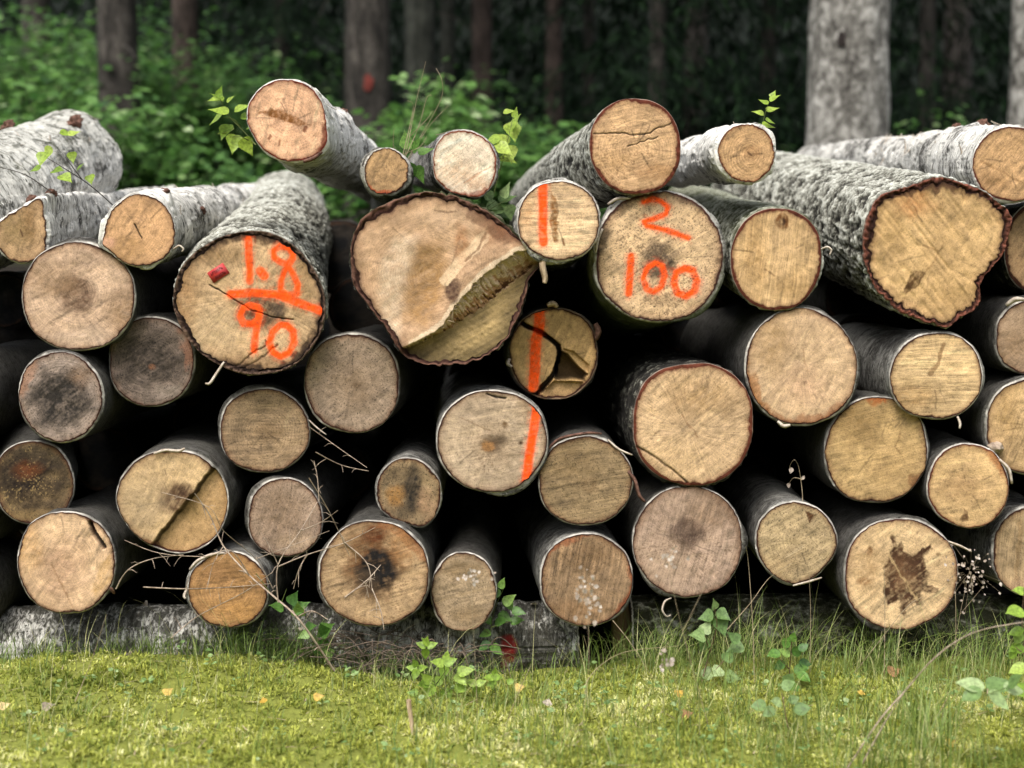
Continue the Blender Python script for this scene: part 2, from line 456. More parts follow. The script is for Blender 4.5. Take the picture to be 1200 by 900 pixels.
def build_log(key, c, r, label, base=(195, 155, 110), Y=None, bark='birch', t=None, dx=None, dz=0.0, L=2.7,
              white=.5, alg=(0, 'b'), feats=(), saw=(20, .30), ring=.25, ray=.25, poly=None, smooth=3, exposed=False,
              dirty=.0, grit=.4, taper=.9, rimdark=(70, 38, 24), rimlight=(238, 230, 216), rough=.012, kind='birch_log',
              relief=None, group='logs stacked with their cut ends showing', stubs=(), rimw=1.0, edge=.75, spots=(), black=0.0, flakes=0, thin=()):
    seed = sum(ord(ch) * (i + 3) for i, ch in enumerate(key))
    rg = np.random.default_rng(seed)
    if Y is None: Y = float(rg.uniform(-.06, .03)) - .03
    P, S = at(c[0], c[1], Y)
    PX[key] = (P, S, c, Y)
    root = empty(kind, P, label, 'log', group)
    if t is None: t = .0065 if bark == 'birch' else .010
    R0 = (r[0] + r[1]) / 2 / S
    # ---- outline
    n = int(max(150, min(460, 2 * PI * R0 / .0028)))
    th = np.linspace(0, 2 * PI, n, endpoint=False)
    ct, st = np.cos(th), np.sin(th)
    if poly:
        pa = np.array(poly, float); lx = (pa[:, 0] - c[0]) / S; lz = (c[1] - pa[:, 1]) / S
        ang = np.unwrap(np.arctan2(lz, lx)); rr = np.hypot(lx, lz)
        a2 = np.mod(np.arctan2(lz, lx), 2 * PI); od = np.argsort(a2)
        Rout = np.interp(th, a2[od], rr[od], period=2 * PI)
        kw = max(1, int(n / 360 * smooth))
        ker = np.ones(2 * kw + 1) / (2 * kw + 1)
        for _ in range(2):
            Rout = np.convolve(np.concatenate([Rout[-kw:], Rout, Rout[:kw]]), ker, 'valid')
    else:
        a, b = r[0] / S, r[1] / S
        e = 2.12
        Rout = (np.abs(ct / a) ** e + np.abs(st / b) ** e) ** (-1 / e)
    so = rg.uniform(0, 50)
    wob = (.012 if poly else .034) * vnoise(ct * 1.5 + so, st * 1.5, so, 1) + .008 * vnoise(ct * 4 + so, st * 4, so, 2) + .0025 * vnoise(ct * 13 + so, st * 13, so, 3)
    if rough > .021: wob = wob + (.35 + .9 * np.clip(vnoise(ct * 3 + so, st * 3, so, 14), 0, 1)) * rough * .42 * vnoise(ct * 22 + so, st * 22, so, 4) / R0 * .6
    Rout = Rout * (1 + wob)
    tt = t * (1 + .55 * vnoise(ct * 3 + so, st * 3, so + 9, 5) + .35 * vnoise(ct * 11, st * 11, so + 3, 6) + .2 * vnoise(ct * 30, st * 30, so + 3, 7))
    for (a0_, hw_, f_) in thin:
        tt = tt * (1 - (1 - f_) * np.exp(-(((np.degrees(th) - a0_ + 180) % 360 - 180) / hw_) ** 2))
    Rin = Rout - np.maximum(tt, .0022)
    # ---- face grid
    nr = int(max(36, R0 / .0028))
    fr = np.linspace(0, 1, nr + 1)[1:]
    Rg = fr[:, None] * Rin[None]
    lx = np.concatenate([[0], (Rg * ct).ravel()]); lz = np.concatenate([[0], (Rg * st).ravel()])
    rel = np.concatenate([[0], np.broadcast_to(fr[:, None], Rg.shape).ravel()])
    tha = np.concatenate([[0], np.broadcast_to(th[None], Rg.shape).ravel()])
    X = c[0] + lx * S; Yp = c[1] - lz * S
    sx, sy = rg.uniform(0, 100, 2)
    N1 = fbm(X / 34 + sx, Yp / 34 + sy, 0, 3, 21)
    N2 = fbm(X / 9 + sx, Yp / 9, 4, 3, 22)
    N3 = fbm(X / 3.0 + sx, Yp / 3.0, 9, 2, 23)
    base = tuple(max(20, min(246, (m_ + (v - m_) * 1.22) * 1.01 + o_)) for v, m_, o_ in zip(base, (187, 151, 108), (6, 9, 13)))
    bl = lin(base)
    colr = np.tile(bl, (len(X), 1)) * (1 + .20 * N1 + .16 * N2)[:, None]
    N4 = fbm(X / 26 + sy, Yp / 26 + sx, 7, 3, 24)
    gap = sm(-.55, .25, vnoise(ct * 2.2 + so, st * 2.2, so + 5, 8) + .5 * vnoise(ct * 9, st * 9, so, 9))
    def blend(a, rgb):
        nonlocal colr
        colr = colr * (1 - a)[:, None] + lin(rgb) * a[:, None]
    blend(np.clip(N4 * 1.4 - .1, 0, 1) * .35, tuple(int(v * f) for v, f in zip(base, (.78, .78, .80))))
    blend(np.clip(-N4 * 1.4 - .15, 0, 1) * .30, tuple(min(255, int(v * f)) for v, f in zip(base, (1.10, 1.12, 1.15))))
    if dirty:
        D = np.clip(.5 + 1.2 * fbm(X / 15 + sy, Yp / 15, 3, 4, 31), 0, 1)
        blend(D * dirty, (62, 54, 44))
    gn = vnoise((X * math.cos(math.radians(saw[0])) - Yp * math.sin(math.radians(saw[0]))) / 12, (X * math.sin(math.radians(saw[0])) + Yp * math.cos(math.radians(saw[0]))) / 1.8, 5, 45)
    # chance marks every sawn end has: scuffs along the saw, radial checks, darker and paler streaks
    sd_ = math.radians(saw[0])
    for _ in range(int(10 + 60 * R0)):
        a_, rr_ = rg.uniform(0, 2 * PI), math.sqrt(rg.random()) * .85
        x_, y_ = c[0] + rr_ * r[0] * math.cos(a_), c[1] - rr_ * r[1] * math.sin(a_)
        l_ = rg.uniform(4, 26); an = sd_ + rg.normal(0, .12)
        dkk = rg.random() < .55
        d = seg_dist(X + 1.2 * N2, Yp + 1.2 * N1, [(x_ - l_ * math.cos(an), y_ + l_ * math.sin(an)), (x_ + l_ * math.cos(an), y_ - l_ * math.sin(an))])
        w_ = rg.uniform(.5, 2.4)
        blend(sm(w_ + .8, w_ * .3, d + .9 * N3) * rg.uniform(.15, .5), tuple(v * (.62 if dkk else 1.16) for v in np.minimum(base, 215)))
    for _ in range(rg.integers(3, 8)):
        a_ = rg.uniform(0, 2 * PI); r0_, r1_ = sorted(rg.uniform(.1, .95, 2)); r1_ = min(r1_, r0_ + .4)
        px_ = lambda q: (c[0] + q * r[0] * math.cos(a_ + .1 * q), c[1] - q * r[1] * math.sin(a_ + .1 * q))
        d = seg_dist(X + 1.5 * N2, Yp + 1.5 * N1, [px_(r0_), px_((r0_ + r1_) / 2), px_(r1_)])
        blend(sm(1.5, .3, d) * rg.uniform(.2, .6), tuple(v * .5 for v in base))
    # edge: warm darker ring below the bark
    ed = sm(.86, 1.0, rel + .05 * N2)
    blend(ed * .50 * edge, (120, 78, 48))
    blend(sm(.955, 1.0, rel + .010 * N3 + .008 * N2) * edge * .9, rimdark)
    H = .0012 * N2
    dr_ = np.hypot(X - c[0] - rg.uniform(-5, 5), (Yp - c[1] - rg.uniform(-5, 5)) * rg.uniform(.92, 1.1)) + 2.4 * N1 + 5 * vnoise(X / 30 + sx, Yp / 30, 8, 25)
    gr_ = np.sin(dr_ * 1.75 + 1.1 * N2 + 2 * vnoise(dr_ / 7, 0, 3, 26)) * sm(1.0, .5, rel + .4 * N4) * ring
    colr = colr * (1 + .34 * gr_)[:, None]
    strokes = []
    grit_v = np.full(len(X), grit)
    for f in feats:
        k = f[0]
        if k == 'heart':
            _, x, y, rx, ry, rgb, al, soft = f
            d = np.hypot((X - x) / rx, (Yp - y) / ry) + .30 * N2 + .18 * N1 + .1 * N3
            blend(np.clip(sm(1 + soft, 1 - soft, d) * al * (1.04 + .28 * N2 + .30 * N3 + .25 * gn), 0, 1), rgb)
        elif k == 'ringy':                        # growth rings showing round a heart
            _, x, y, r0, r1, rgb, al = f
            d = np.hypot(X - x, (Yp - y) * 1.1) + 2.0 * N1 * 3
            g = .5 + .5 * np.sin(d * 1.9 + N2 * 1.5)
            blend(g * sm(r1, r1 * .7, d) * sm(r0 * .6, r0, d) * al, rgb)
        elif k == 'line':
            _, pts, w, rgb, al = f
            d = seg_dist(X + 1.6 * N2, Yp + 1.6 * N1, pts)
            blend(sm(w * .5 + 1.0, w * .5 - .7, d + .6 * N3) * al, rgb)
        elif k == 'crack':
            _, pts, w, dep = f
            d = seg_dist(X + 1.8 * N2, Yp + 1.8 * N2, pts)
            a = sm(w * .5 + .9, w * .5 - .5, d)
            blend(a * .95, (22, 14, 9)); H = H + a * dep
        elif k == 'poly':
            _, pts, rgb, al, soft = f
            d = in_poly(X + 2.5 * N2, Yp + 2.5 * N1, pts) + 1.5 * N3
            blend(np.clip(sm(soft, -soft, d) * al * (.96 + .30 * N2 + .30 * N3 + .28 * gn), 0, 1), rgb)
        elif k == 'rimspot':
            _, a0, hw, inner, rgb, al = f
            da = np.abs((np.degrees(tha) - a0 + 180) % 360 - 180) / hw
            blend(sm(1.1, .5, da + .4 * N2) * sm(inner - .03, inner + .04, rel + .08 * N2) * al, rgb)
        elif k == 'speck':
            _, dens, rgb, al = f
            q = vnoise(X / 1.7 + sx, Yp / 1.7, 2, 41) + .5 * N1
            blend(sm(1 - dens, 1 - dens + .2, q) * al, rgb)
        elif k == 'step':                         # part of the face right/below of a line lies deeper
            _, p0, p1, dep, rgb, al = f
            ux, uy = p1[0] - p0[0], p1[1] - p0[1]; l = math.hypot(ux, uy)
            s = ((X - p0[0]) * uy - (Yp - p0[1]) * ux) / l + 1.3 * N2
            a = sm(-1.2, 1.2, s); H = H + a * dep
            blend(a * al, rgb); blend(sm(2.8, .8, np.abs(s - 1.0)) * .85, (38, 25, 15))
        elif k == 'paint':
            _, pname, pts, w = f
            d = seg_dist(X, Yp, pts) + .7 * N2 + .25 * N3
            a = sm(w * .5 + 1.9, w * .5 - 1.7, d)
            gs = vnoise((X * math.cos(sd_) - Yp * math.sin(sd_)) / 9, (X * math.sin(sd_) + Yp * math.cos(sd_)) / 1.6, 5, 44)
            a = a * np.clip(.95 + .14 * N2 + .12 * N3 + .16 * gs, 0, 1)
            a = np.maximum(a, .30 * sm(w * .5 + 7, w * .5, d) * np.clip(.5 + N3 * 1.1 + .3 * N2, 0, 1))
            strokes.append((pname, a))
    if relief is not None:
        H, colr = relief(X, Yp, rel, N1, N2, N3, H, colr, S)
    pm = np.zeros(len(X))
    for _, a in strokes:
        oc = lin((255, 92, 14)) * np.array([1.2, 1.05, 1])
        colr = colr * (1 - a)[:, None] + oc * a[:, None] * (1 + .1 * N2)[:, None]; pm = np.maximum(pm, a)
    colr = np.clip(colr, .002, 1.2)
    # back to albedo
    colr = colr * ALB
    V = np.stack([lx, H, lz], -1)
    tri = np.stack([np.zeros(n, int), 1 + np.arange(n), 1 + (np.arange(n) + 1) % n], -1)
    i = (1 + np.arange(nr - 1)[:, None] * n); j = np.arange(n)[None]; k2 = (j + 1) % n
    quad = np.stack([i + j, i + n + j, i + n + k2, i + k2], -1).reshape(-1, 4)
    sa = math.radians(saw[0])
    sawv = np.stack([lx * math.cos(sa) + lz * math.sin(sa) + sx, -lx * math.sin(sa) + lz * math.cos(sa) + .004 * N1, np.full(len(X), sy)], -1)
    hx, hz = rg.uniform(-.15, .15, 2) * R0
    dd = np.hypot(lx - hx, lz - hz) * (1 + .03 * N1)
    aa = np.arctan2(lz - hz, lx - hx)
    pol = np.stack([np.cos(aa) * 26 + sx, np.sin(aa) * 26, dd * 14], -1)
    rng_ = np.stack([dd * 330 + sx, np.cos(aa) * 1.2, np.sin(aa) * 1.2], -1)
    attrs = {'col': ('FLOAT_COLOR', np.concatenate([colr, np.ones((len(X), 1))], 1)), 'saw': ('FLOAT_VECTOR', sawv),
             'pol': ('FLOAT_VECTOR', pol), 'rng': ('FLOAT_VECTOR', rng_), 'grit': ('FLOAT', grit_v),
             'wts': ('FLOAT_VECTOR', np.tile([saw[1] , ring, ray], (len(X), 1)) * np.stack([1 - .6 * pm] * 3, -1))}
    owner_t = np.full(len(tri), -1); owner_q = np.full(len(quad), -1)
    names = []
    for q, (pn, a) in enumerate(strokes):
        if pn not in names: names.append(pn)
        idx = names.index(pn)
        owner_q[a[quad].mean(1) > .40] = idx; owner_t[a[tri].mean(1) > .40] = idx
    def sub(name, ft, fq, par):
        used = np.unique(np.concatenate([ft.ravel(), fq.ravel()])); mp = np.full(len(V), -1); mp[used] = np.arange(len(used))
        at_ = {kk: (ty, arr[used]) for kk, (ty, arr) in attrs.items()}
        fs = [f_ for f_ in (mp[ft], mp[fq]) if len(f_)]
        return mesh(name, V[used], fs, M['wood'], par, at_, True)
    face = sub('cut_end', tri[owner_t < 0], quad[owner_q < 0], root)
    ROOTS[key] = root; FACES[key] = face
    for idx, pn in enumerate(names):
        sub(pn.split('.')[0], tri[owner_t == idx], quad[owner_q == idx], face)
    # ---- bark tube
    nb = n if exposed else max(110, n // 2)
    thb = np.linspace(0, 2 * PI, nb, endpoint=False)
    Ro = np.interp(thb, th, Rout, period=2 * PI); Ri = np.interp(thb, th, Rin, period=2 * PI)
    Hrim = np.interp(thb, th, H[1 + (nr - 1) * n:], period=2 * PI)
    cb, sb = np.cos(thb), np.sin(thb)
    step0, stepm, grow = (.004, .011, 1.03) if exposed else (.006, .06, 1.10)
    ss = [.006]; d_ = step0
    while ss[-1] < L: ss.append(ss[-1] + d_); d_ = min(stepm, d_ * grow)
    ss = np.array(ss)
    if dx is None: dx = float(rg.uniform(-.05, .05))
    fro = .0025 * vnoise(cb * 9 + so, sb * 9, 2.2, 51) + .003 * vnoise(cb * 30, sb * 30, 1.1 + so, 52)
    rows = [(Ri - .001, Hrim + .0015, 0.0), (Ri + (Ro - Ri) * (.42 if bark == 'birch' else .8), Hrim * .6 + fro * .6, 0.0), (Ri + (Ro - Ri) * (.62 if bark == 'birch' else .93), Hrim * .3 + .0025 + fro, 0.0), (Ro + .0003, Hrim * .2 + .0055 + fro * .5, 0.0)]
    Vb = []; BK = []; HT = []; RIM = []
    if t > .012:                                   # thick bark: layered, ragged rim
        jag = [.006 * vnoise(cb * (14 + 9 * q) + so, sb * (14 + 9 * q), q * 3.1, 56 + q) for q in range(4)]
        rows = [rows[0]] + [(Ri + (Ro - Ri) * (f_ + .12 * jag[q] / .006), Hrim * (1 - f_) + .0025 + jag[q] - .002 * q, 0.0) for q, f_ in enumerate((.22, .45, .68, .88))] + [(Ro + .0003, Hrim * .1 + .006 + fro, 0.0)]
    rd, rl = lin(rimdark) * ALB, lin(rimlight) * ALB
    rough_n = vnoise(cb * 10 + so, sb * 10, so, 55)
    for q, (rad, s, _) in enumerate(rows):
        s = np.broadcast_to(s, rad.shape)
        Vb.append(np.stack([rad * cb, s, rad * sb], -1)); BK.append(np.stack([Ro * cb, s, Ro * sb], -1)); HT.append(np.full(nb, .5))
        if t > .012:
            f_ = q / (len(rows) - 1); nz = vnoise(cb * 26 + so, sb * 26, q * 2.3, 58)
            cl = (rd * (.55 if q == 1 else .9))[None] * (1 - sm(.25, .8, f_ + .35 * nz))[:, None] + rl[None] * sm(.25, .8, f_ + .35 * nz)[:, None]
            cl = cl * (1 + .45 * vnoise(cb * 50, sb * 50 + so, q, 59))[:, None]; al = np.full(nb, 1.0 if f_ < .95 else .35)
        elif q < 2: cl, al = np.tile(rd, (nb, 1)) * (1 + .3 * rough_n)[:, None], np.ones(nb)
        elif q == 2:
            w = (.95 + .35 * rough_n)[:, None]; cl, al = rl * w, np.clip(.92 * rimw + .2 * rough_n, 0, 1) * (.25 + .75 * np.interp(thb, th, gap, period=2 * PI))
        else: cl, al = np.tile(rl, (nb, 1)), np.clip(.7 * rimw + .4 * rough_n, 0, 1) * .9 * (.2 + .8 * np.interp(thb, th, gap, period=2 * PI))
        RIM.append(np.concatenate([cl, al[:, None]], 1))
    Rmean = float(Ro.mean())
    Sg = ss[:, None]; C_, S_ = cb[None], sb[None]
    blendc = sm(.15, 1.0, Sg) * .6
    rad = (Ro[None] * (1 - blendc) + Rmean * blendc) * (1 - (1 - taper) * Sg / L)
    env = sm(0.0, .012, Sg)
    bx, bz = Rmean * C_, Rmean * S_
    if bark == 'birch':
        hh = .5 + .5 * fbm(bx * 16 + so, bz * 16, Sg * 26, 3, 61)
        pl = sm(.50, .62, .5 + .5 * fbm(bx * 30 + so, bz * 30, Sg * 22, 3, 67))
        rad = rad + env * (.0035 * (hh - .5) + (.0045 if exposed else .001) * pl + .011 * vnoise(bx * 6 + so, bz * 6, Sg * 3.5, 62) + .006 * vnoise(bx * 14 + so, bz * 14, Sg * 9, 68) + rough * .25 * vnoise(bx * 40, bz * 40, Sg * 60 + so, 63) * .3)
    else:
        r1 = 1 - np.abs(fbm(bx * 34 + so, bz * 34, Sg * 22, 3, 64)); r2 = fbm(bx * 95 + so, bz * 95, Sg * 80, 2, 65)
        hh = np.clip(.5 + .9 * (r1 - .62) + .28 * r2, 0, 1)
        rad = rad + env * (min(rough, .011) * (hh - .5) * 1.2 + .008 * vnoise(bx * 4 + so, bz * 4, Sg * 3, 66))
    for (sx_, th_, amp, w_) in stubs:
        da = (np.degrees(thb)[None] - th_ + 180) % 360 - 180
        rad = rad + amp * np.exp(-(np.radians(da) * Rmean / w_) ** 2 - ((Sg - sx_) / w_) ** 2)
    ox = dx * Sg / 2.7 + .012 * np.sin(Sg * 2.1 + so) * sm(0, .5, Sg); oz = dz * Sg / 2.7
    ys = Sg + np.broadcast_to(np.interp(thb, th, H[1 + (nr - 1) * n:], period=2 * PI)[None] * np.exp(-Sg / .05), rad.shape)
    Vt = np.stack([rad * C_ + ox, np.broadcast_to(ys, rad.shape), rad * S_ + oz], -1).reshape(-1, 3)
    Vb = np.concatenate([np.concatenate(Vb), Vt])
    BKt = np.stack([np.broadcast_to(bx, rad.shape), np.broadcast_to(Sg, rad.shape), np.broadcast_to(bz, rad.shape)], -1).reshape(-1, 3)
    # texture axes: two across the trunk, third along it
    BK = np.concatenate([np.concatenate(BK), BKt])[:, [0, 2, 1]] + np.array([so, so * .37, so * .71])
    HT = np.concatenate([np.concatenate(HT), hh.ravel()])
    RIM = np.concatenate([np.concatenate(RIM), np.zeros((rad.size, 4))])
    nrow = len(rows) + len(ss)
    i = np.arange(nrow - 1)[:, None] * nb; j = np.arange(nb)[None]; k2 = (j + 1) % nb
    Q = np.stack([i + j, i + k2, i + nb + k2, i + nb + j], -1).reshape(-1, 4)
    cen = len(Vb)
    last = (nrow - 1) * nb
    Vb = np.concatenate([Vb, [[ox[-1, 0] if np.ndim(ox) else 0, L + .01, oz[-1, 0]]]])
    BK = np.concatenate([BK, BK[-1:]]); HT = np.append(HT, .5); RIM = np.concatenate([RIM, [[*lin((120, 95, 70)) * ALB, 1]]])
    T = np.stack([last + np.arange(nb), last + (np.arange(nb) + 1) % nb, np.full(nb, cen)], -1)
    thf = np.append(np.tile(np.degrees(thb), nrow), 0); sf = Vb[:, 1]
    for (s_, a_, ws, wa, rgb) in spots:
        d = np.hypot((sf - s_) / ws, ((thf - a_ + 180) % 360 - 180) / wa) + .5 * fbm(BK[:, 0] * 40, BK[:, 1] * 40, BK[:, 2] * 40, 3, 91)
        al = sm(1.1, .6, d) * .8
        RIM[:, :3] = np.where((al > .02)[:, None], lin(rgb) * ALB, RIM[:, :3]); RIM[:, 3] = np.maximum(RIM[:, 3], al)
    up = np.concatenate([np.tile(sb, nrow), [0]])
    am, ad = alg
    av = am * {'b': sm(.3, -.7, up), 't': sm(-.1, .8, up), 'a': np.ones_like(up)}[ad]
    if not exposed: white = white * (.10 if white < .7 else .40)  # bark of inner logs darkened to imitate shade in the gaps
    if bark == 'birch': HT = np.full(len(Vb), black)
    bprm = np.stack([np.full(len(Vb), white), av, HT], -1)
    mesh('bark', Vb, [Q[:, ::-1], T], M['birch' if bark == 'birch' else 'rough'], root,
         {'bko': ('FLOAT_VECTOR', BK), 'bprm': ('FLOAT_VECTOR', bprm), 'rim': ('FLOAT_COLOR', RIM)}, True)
    if flakes:                                     # loose curls of paper bark standing off the trunk
        fb = Batch()
        for _ in range(flakes):
            a_ = rg.uniform(.05 * PI, .95 * PI); s_ = rg.uniform(.03, min(L, 1.7)) ; R_ = float(np.interp(a_, thb, Ro)) * (1 - (1 - taper) * s_ / L)
            o_ = np.array([R_ * math.cos(a_) + dx * s_ / 2.7, s_, R_ * math.sin(a_) + dz * s_ / 2.7]); nn = np.array([math.cos(a_), 0, math.sin(a_)]); tt_ = np.array([-math.sin(a_), 0, math.cos(a_)])
            l_, w2, up_ = rg.uniform(.012, .045), rg.uniform(.004, .014), rg.uniform(.004, .016); sg = rg.choice([-1, 1])
            g_ = [o_ + tt_ * sg * l_ * q + nn * (up_ * q * q - .001) for q in (0, .35, .7, 1.0)]
            V_ = np.array([p + np.array([0, e * w2 * k_, 0]) + nn * t_ for p, k_ in zip(g_, (1, .9, .75, .4)) for e, t_ in ((-1, 0), (1, 0), (1, .0008), (-1, .0008))])
            i_ = np.arange(3)[:, None] * 4; j_ = np.arange(4)[None]; k_ = (j_ + 1) % 4
            fb.add(V_, Q=np.stack([i_ + j_, i_ + k_, i_ + 4 + k_, i_ + 4 + j_], -1).reshape(-1, 4))
        fb.build('bark_flakes', M['peel'], root, smooth=True)
    for (sx_, th_, amp, w_) in stubs:
        if amp < .01: continue
        a_ = math.radians(th_); Rm = float(np.interp(a_ % (2 * PI), thb, Ro)) + amp * .75 - w_ * .18
        stub_lump('branch_stub', root, (Rm * math.cos(a_) + dx * sx_ / 2.7, sx_, Rm * math.sin(a_) + dz * sx_ / 2.7), w_ * .55, seed)
    return root, face


def stub_lump(name, parent, loc, r, seed, mat='stub'):
    n, m = 28, 18
    u = np.linspace(0, 2 * PI, n, endpoint=False)[None]; v = np.linspace(.05, PI - .05, m)[:, None]
    x, y, z = np.sin(v) * np.cos(u), np.sin(v) * np.sin(u), np.cos(v) * np.ones_like(u)
    d = 1 + .45 * fbm(x * 1.8 + seed, y * 1.8, z * 1.8, 3, 71) + .2 * fbm(x * 6, y * 6 + seed, z * 6, 2, 72)
    V = (np.stack([x, y * 1.1, z * .8], -1) * d[..., None] * r).reshape(-1, 3) + np.array(loc)
    i = np.arange(m - 1)[:, None] * n; j = np.arange(n)[None]; k = (j + 1) % n
    Q = np.stack([i + j, i + n + j, i + n + k, i + k], -1).reshape(-1, 4)
    return mesh(name, V, Q, M[mat], parent, smooth=True)


def strip(name, parent, pts_px, key, w, mat='peel', y=-.012, curl=.0, sub=4):
    """thin curled strip of bark or wood hanging off a log's end; points are photo pixels on that log's end plane"""
    P, S, c, Y = PX[key]
    pts = []
    for q, p in enumerate(pts_px):
        dy = p[2] if len(p) > 2 else y
        pts.append(((p[0] - c[0]) / S, dy, (c[1] - p[1]) / S))
    pts = np.array(pts)
    tt = np.linspace(0, len(pts) - 1, (len(pts) - 1) * sub + 1)
    Pp = np.stack([np.interp(tt, np.arange(len(pts)), pts[:, a]) for a in range(3)], -1)
    if len(pts) > 2:
        for _ in range(2): Pp[1:-1] = (Pp[:-2] + 2 * Pp[1:-1] + Pp[2:]) / 4
    T = np.gradient(Pp, axis=0); T /= np.linalg.norm(T, axis=1)[:, None] + 1e-9
    side = np.cross(T, np.array([.25, 1, .1])); side /= np.linalg.norm(side, axis=1)[:, None] + 1e-9
    wd = w / S * (.5 + .5 * np.sin(np.linspace(.5, 2.9, len(Pp))))[:, None]
    off = np.array([0, -.0012, 0])
    ring = np.stack([Pp - side * wd / 2, Pp + off * 2 , Pp + side * wd / 2, Pp - off], 1).reshape(-1, 3)
    n = len(Pp); i = np.arange(n - 1)[:, None] * 4; j = np.arange(4)[None]; k = (j + 1) % 4
    Q = np.stack([i + j, i + k, i + 4 + k, i + 4 + j], -1).reshape(-1, 4)
    caps = np.array([[3, 2, 1, 0], [(n - 1) * 4, (n - 1) * 4 + 1, (n - 1) * 4 + 2, (n - 1) * 4 + 3]])
    return mesh(name, ring, np.concatenate([Q, caps]), M[mat], parent, smooth=True)
ALB = 0.72
make_mats()


def relief_split(X, Y, rel, N1, N2, N3, H, col, S):
    UB = [(440, 424), (478, 405), (485, 402), (520, 382), (533, 360), (568, 321), (607, 295), (632, 291), (660, 286)]
    LB = [(440, 428), (474, 410), (482, 405), (527, 384), (568, 357), (598, 333), (628, 309), (660, 296)]
    d1 = -in_poly(X + 1.2 * N3, Y + 1.5 * N2, UB + [(720, 286), (720, 520), (440, 520)])
    d2 = -in_poly(X + 1.5 * N3, Y + 1.5 * N3, LB + [(720, 296), (720, 520), (440, 520)])
    t = np.clip(d1, 0, None) / (np.clip(d1, 0, None) + np.clip(-d2, 0, None) + 1e-3)
    t = np.where(d1 <= 0, 0, np.where(d2 >= 0, 1, t))
    spl = .55 * vnoise((X * .83 - Y * .55) / 2.6, (X * .55 + Y * .83) / 12, 3, 81) + .45 * vnoise((X * .83 - Y * .55) / 1.1, (X * .55 + Y * .83) / 6, 5, 84) + .4 * vnoise(X / 9, Y / 9, 2, 85)
    H = H + .036 * t + np.where((t > 0) & (t < 1), .005 * spl, 0) - sm(0, 45, d2) * .026 + .004 * N1
    H = H - .014 * sm(-40, 0, d1) * (d1 < 0) + .012 * np.exp(-((X - 505) / 30) ** 2 - ((Y - 335) / 45) ** 2)
    band = np.where((t > 0) & (t < 1), 1.0, 0.0)
    cb = np.where((t + .5 * spl < .58)[:, None], lin((226, 196, 160)), np.where((t + .5 * spl > .92)[:, None], lin((88, 56, 34)), lin((178, 136, 96))))
    col = col * (1 - band)[:, None] + cb * (band * (1 + .3 * spl))[:, None]
    fac = sm(0, 2, d2)
    grain = vnoise((X * .86 - Y * .5) / 30, (X * .5 + Y * .86) / 2.2, 7, 82)
    fc = lin((164, 139, 92)) * (1 + .28 * N1 + .32 * grain)[:, None]
    fc = fc * (1 - .55 * sm(.72, 1.0, rel))[:, None]
    return H, col * (1 - fac)[:, None] + fc * fac[:, None]


def relief_broken(X, Y, rel, N1, N2, N3, H, col, S):
    hole = in_poly(X + N2, Y + N2, [(655, 410), (664, 414), (676, 428), (689, 439), (685, 447), (668, 444), (652, 446), (650, 430)])
    a = sm(1, -1.5, hole)
    H = H + a * .06
    col = col * (1 - a * .85)[:, None] + lin((40, 26, 14)) * (a * .85)[:, None]
    fac = sm(1, -1, in_poly(X, Y, [(660, 409), (672, 412), (690, 428), (690, 438), (676, 428), (664, 414)]))
    H = H + fac * .012
    col = col * (1 - fac * .7)[:, None] + lin((205, 165, 110)) * (fac * .7)[:, None]
    low = sm(1, -1, in_poly(X, Y, [(636, 460), (650, 447), (684, 448), (676, 466), (650, 475)]))
    H = H + low * .018
    col = col * (1 - low * .45)[:, None] + lin((222, 180, 128)) * (low * .45)[:, None]
    piece = sm(-1, 1.5, in_poly(X, Y, [(590, 360), (611, 379), (634, 390), (655, 405), (652, 440), (623, 466), (590, 470)]))
    H = H + piece * .007
    return H, col


def relief_bigrough(X, Y, rel, N1, N2, N3, H, col, S):
    st = vnoise((X * .62 + Y * .78) / 40, (X * .78 - Y * .62) / 3.2, 3, 83)
    col = col * (1 + .17 * st)[:, None]
    return H + .0016 * st + .006 * sm(.5, 1, rel) * N1, col


W = build_log
# ---- top of the stack
W('L1', (338, 142), (49, 49), 'topmost birch log jutting up beside a leafy sprig, peachy end with a brown slit', (226, 174, 130), Y=-.10, exposed=True, white=.95, black=.10, flakes=14,
  dx=.07, dz=-.03, saw=(75, .12), ring=.3, ray=.25, rimw=1.2, rimdark=(120, 48, 30), poly=[(384, 152), (383, 170), (372, 183), (352, 190), (330, 189), (310, 178), (297, 161), (289, 142), (291, 120), (303, 105), (320, 95), (338, 93), (358, 97), (374, 113), (381, 132)],
  feats=[('poly', [(301, 131), (318, 129), (333, 131), (352, 138), (364, 145), (350, 146), (334, 142), (318, 138)], (140, 88, 40), .85, 1.5), ('line', [(358, 148), (357, 152)], 5, (120, 60, 30), .8),
         ('line', [(314, 163), (317, 160)], 3, (130, 75, 40), .8), ('line', [(327, 170), (328, 166)], 3, (130, 75, 40), .8), ('rimspot', -25, 22, .86, (110, 40, 22), .8)], stubs=[(.55, 55, .012, .03)], alg=(.5, 'b'), taper=.74)
W('L2', (-150, 300), (88, 88), 'thick white birch log jutting past the leftmost sawn ends, mossy grey at its far tip', Y=-.05, exposed=True, white=.96, black=.42, flakes=40, dx=.226, dz=.70, L=1.36,
  taper=.93, alg=(.35, 't'), rough=.02, stubs=[(1.15, 60, .012, .05), (.9, 95, .010, .04)])
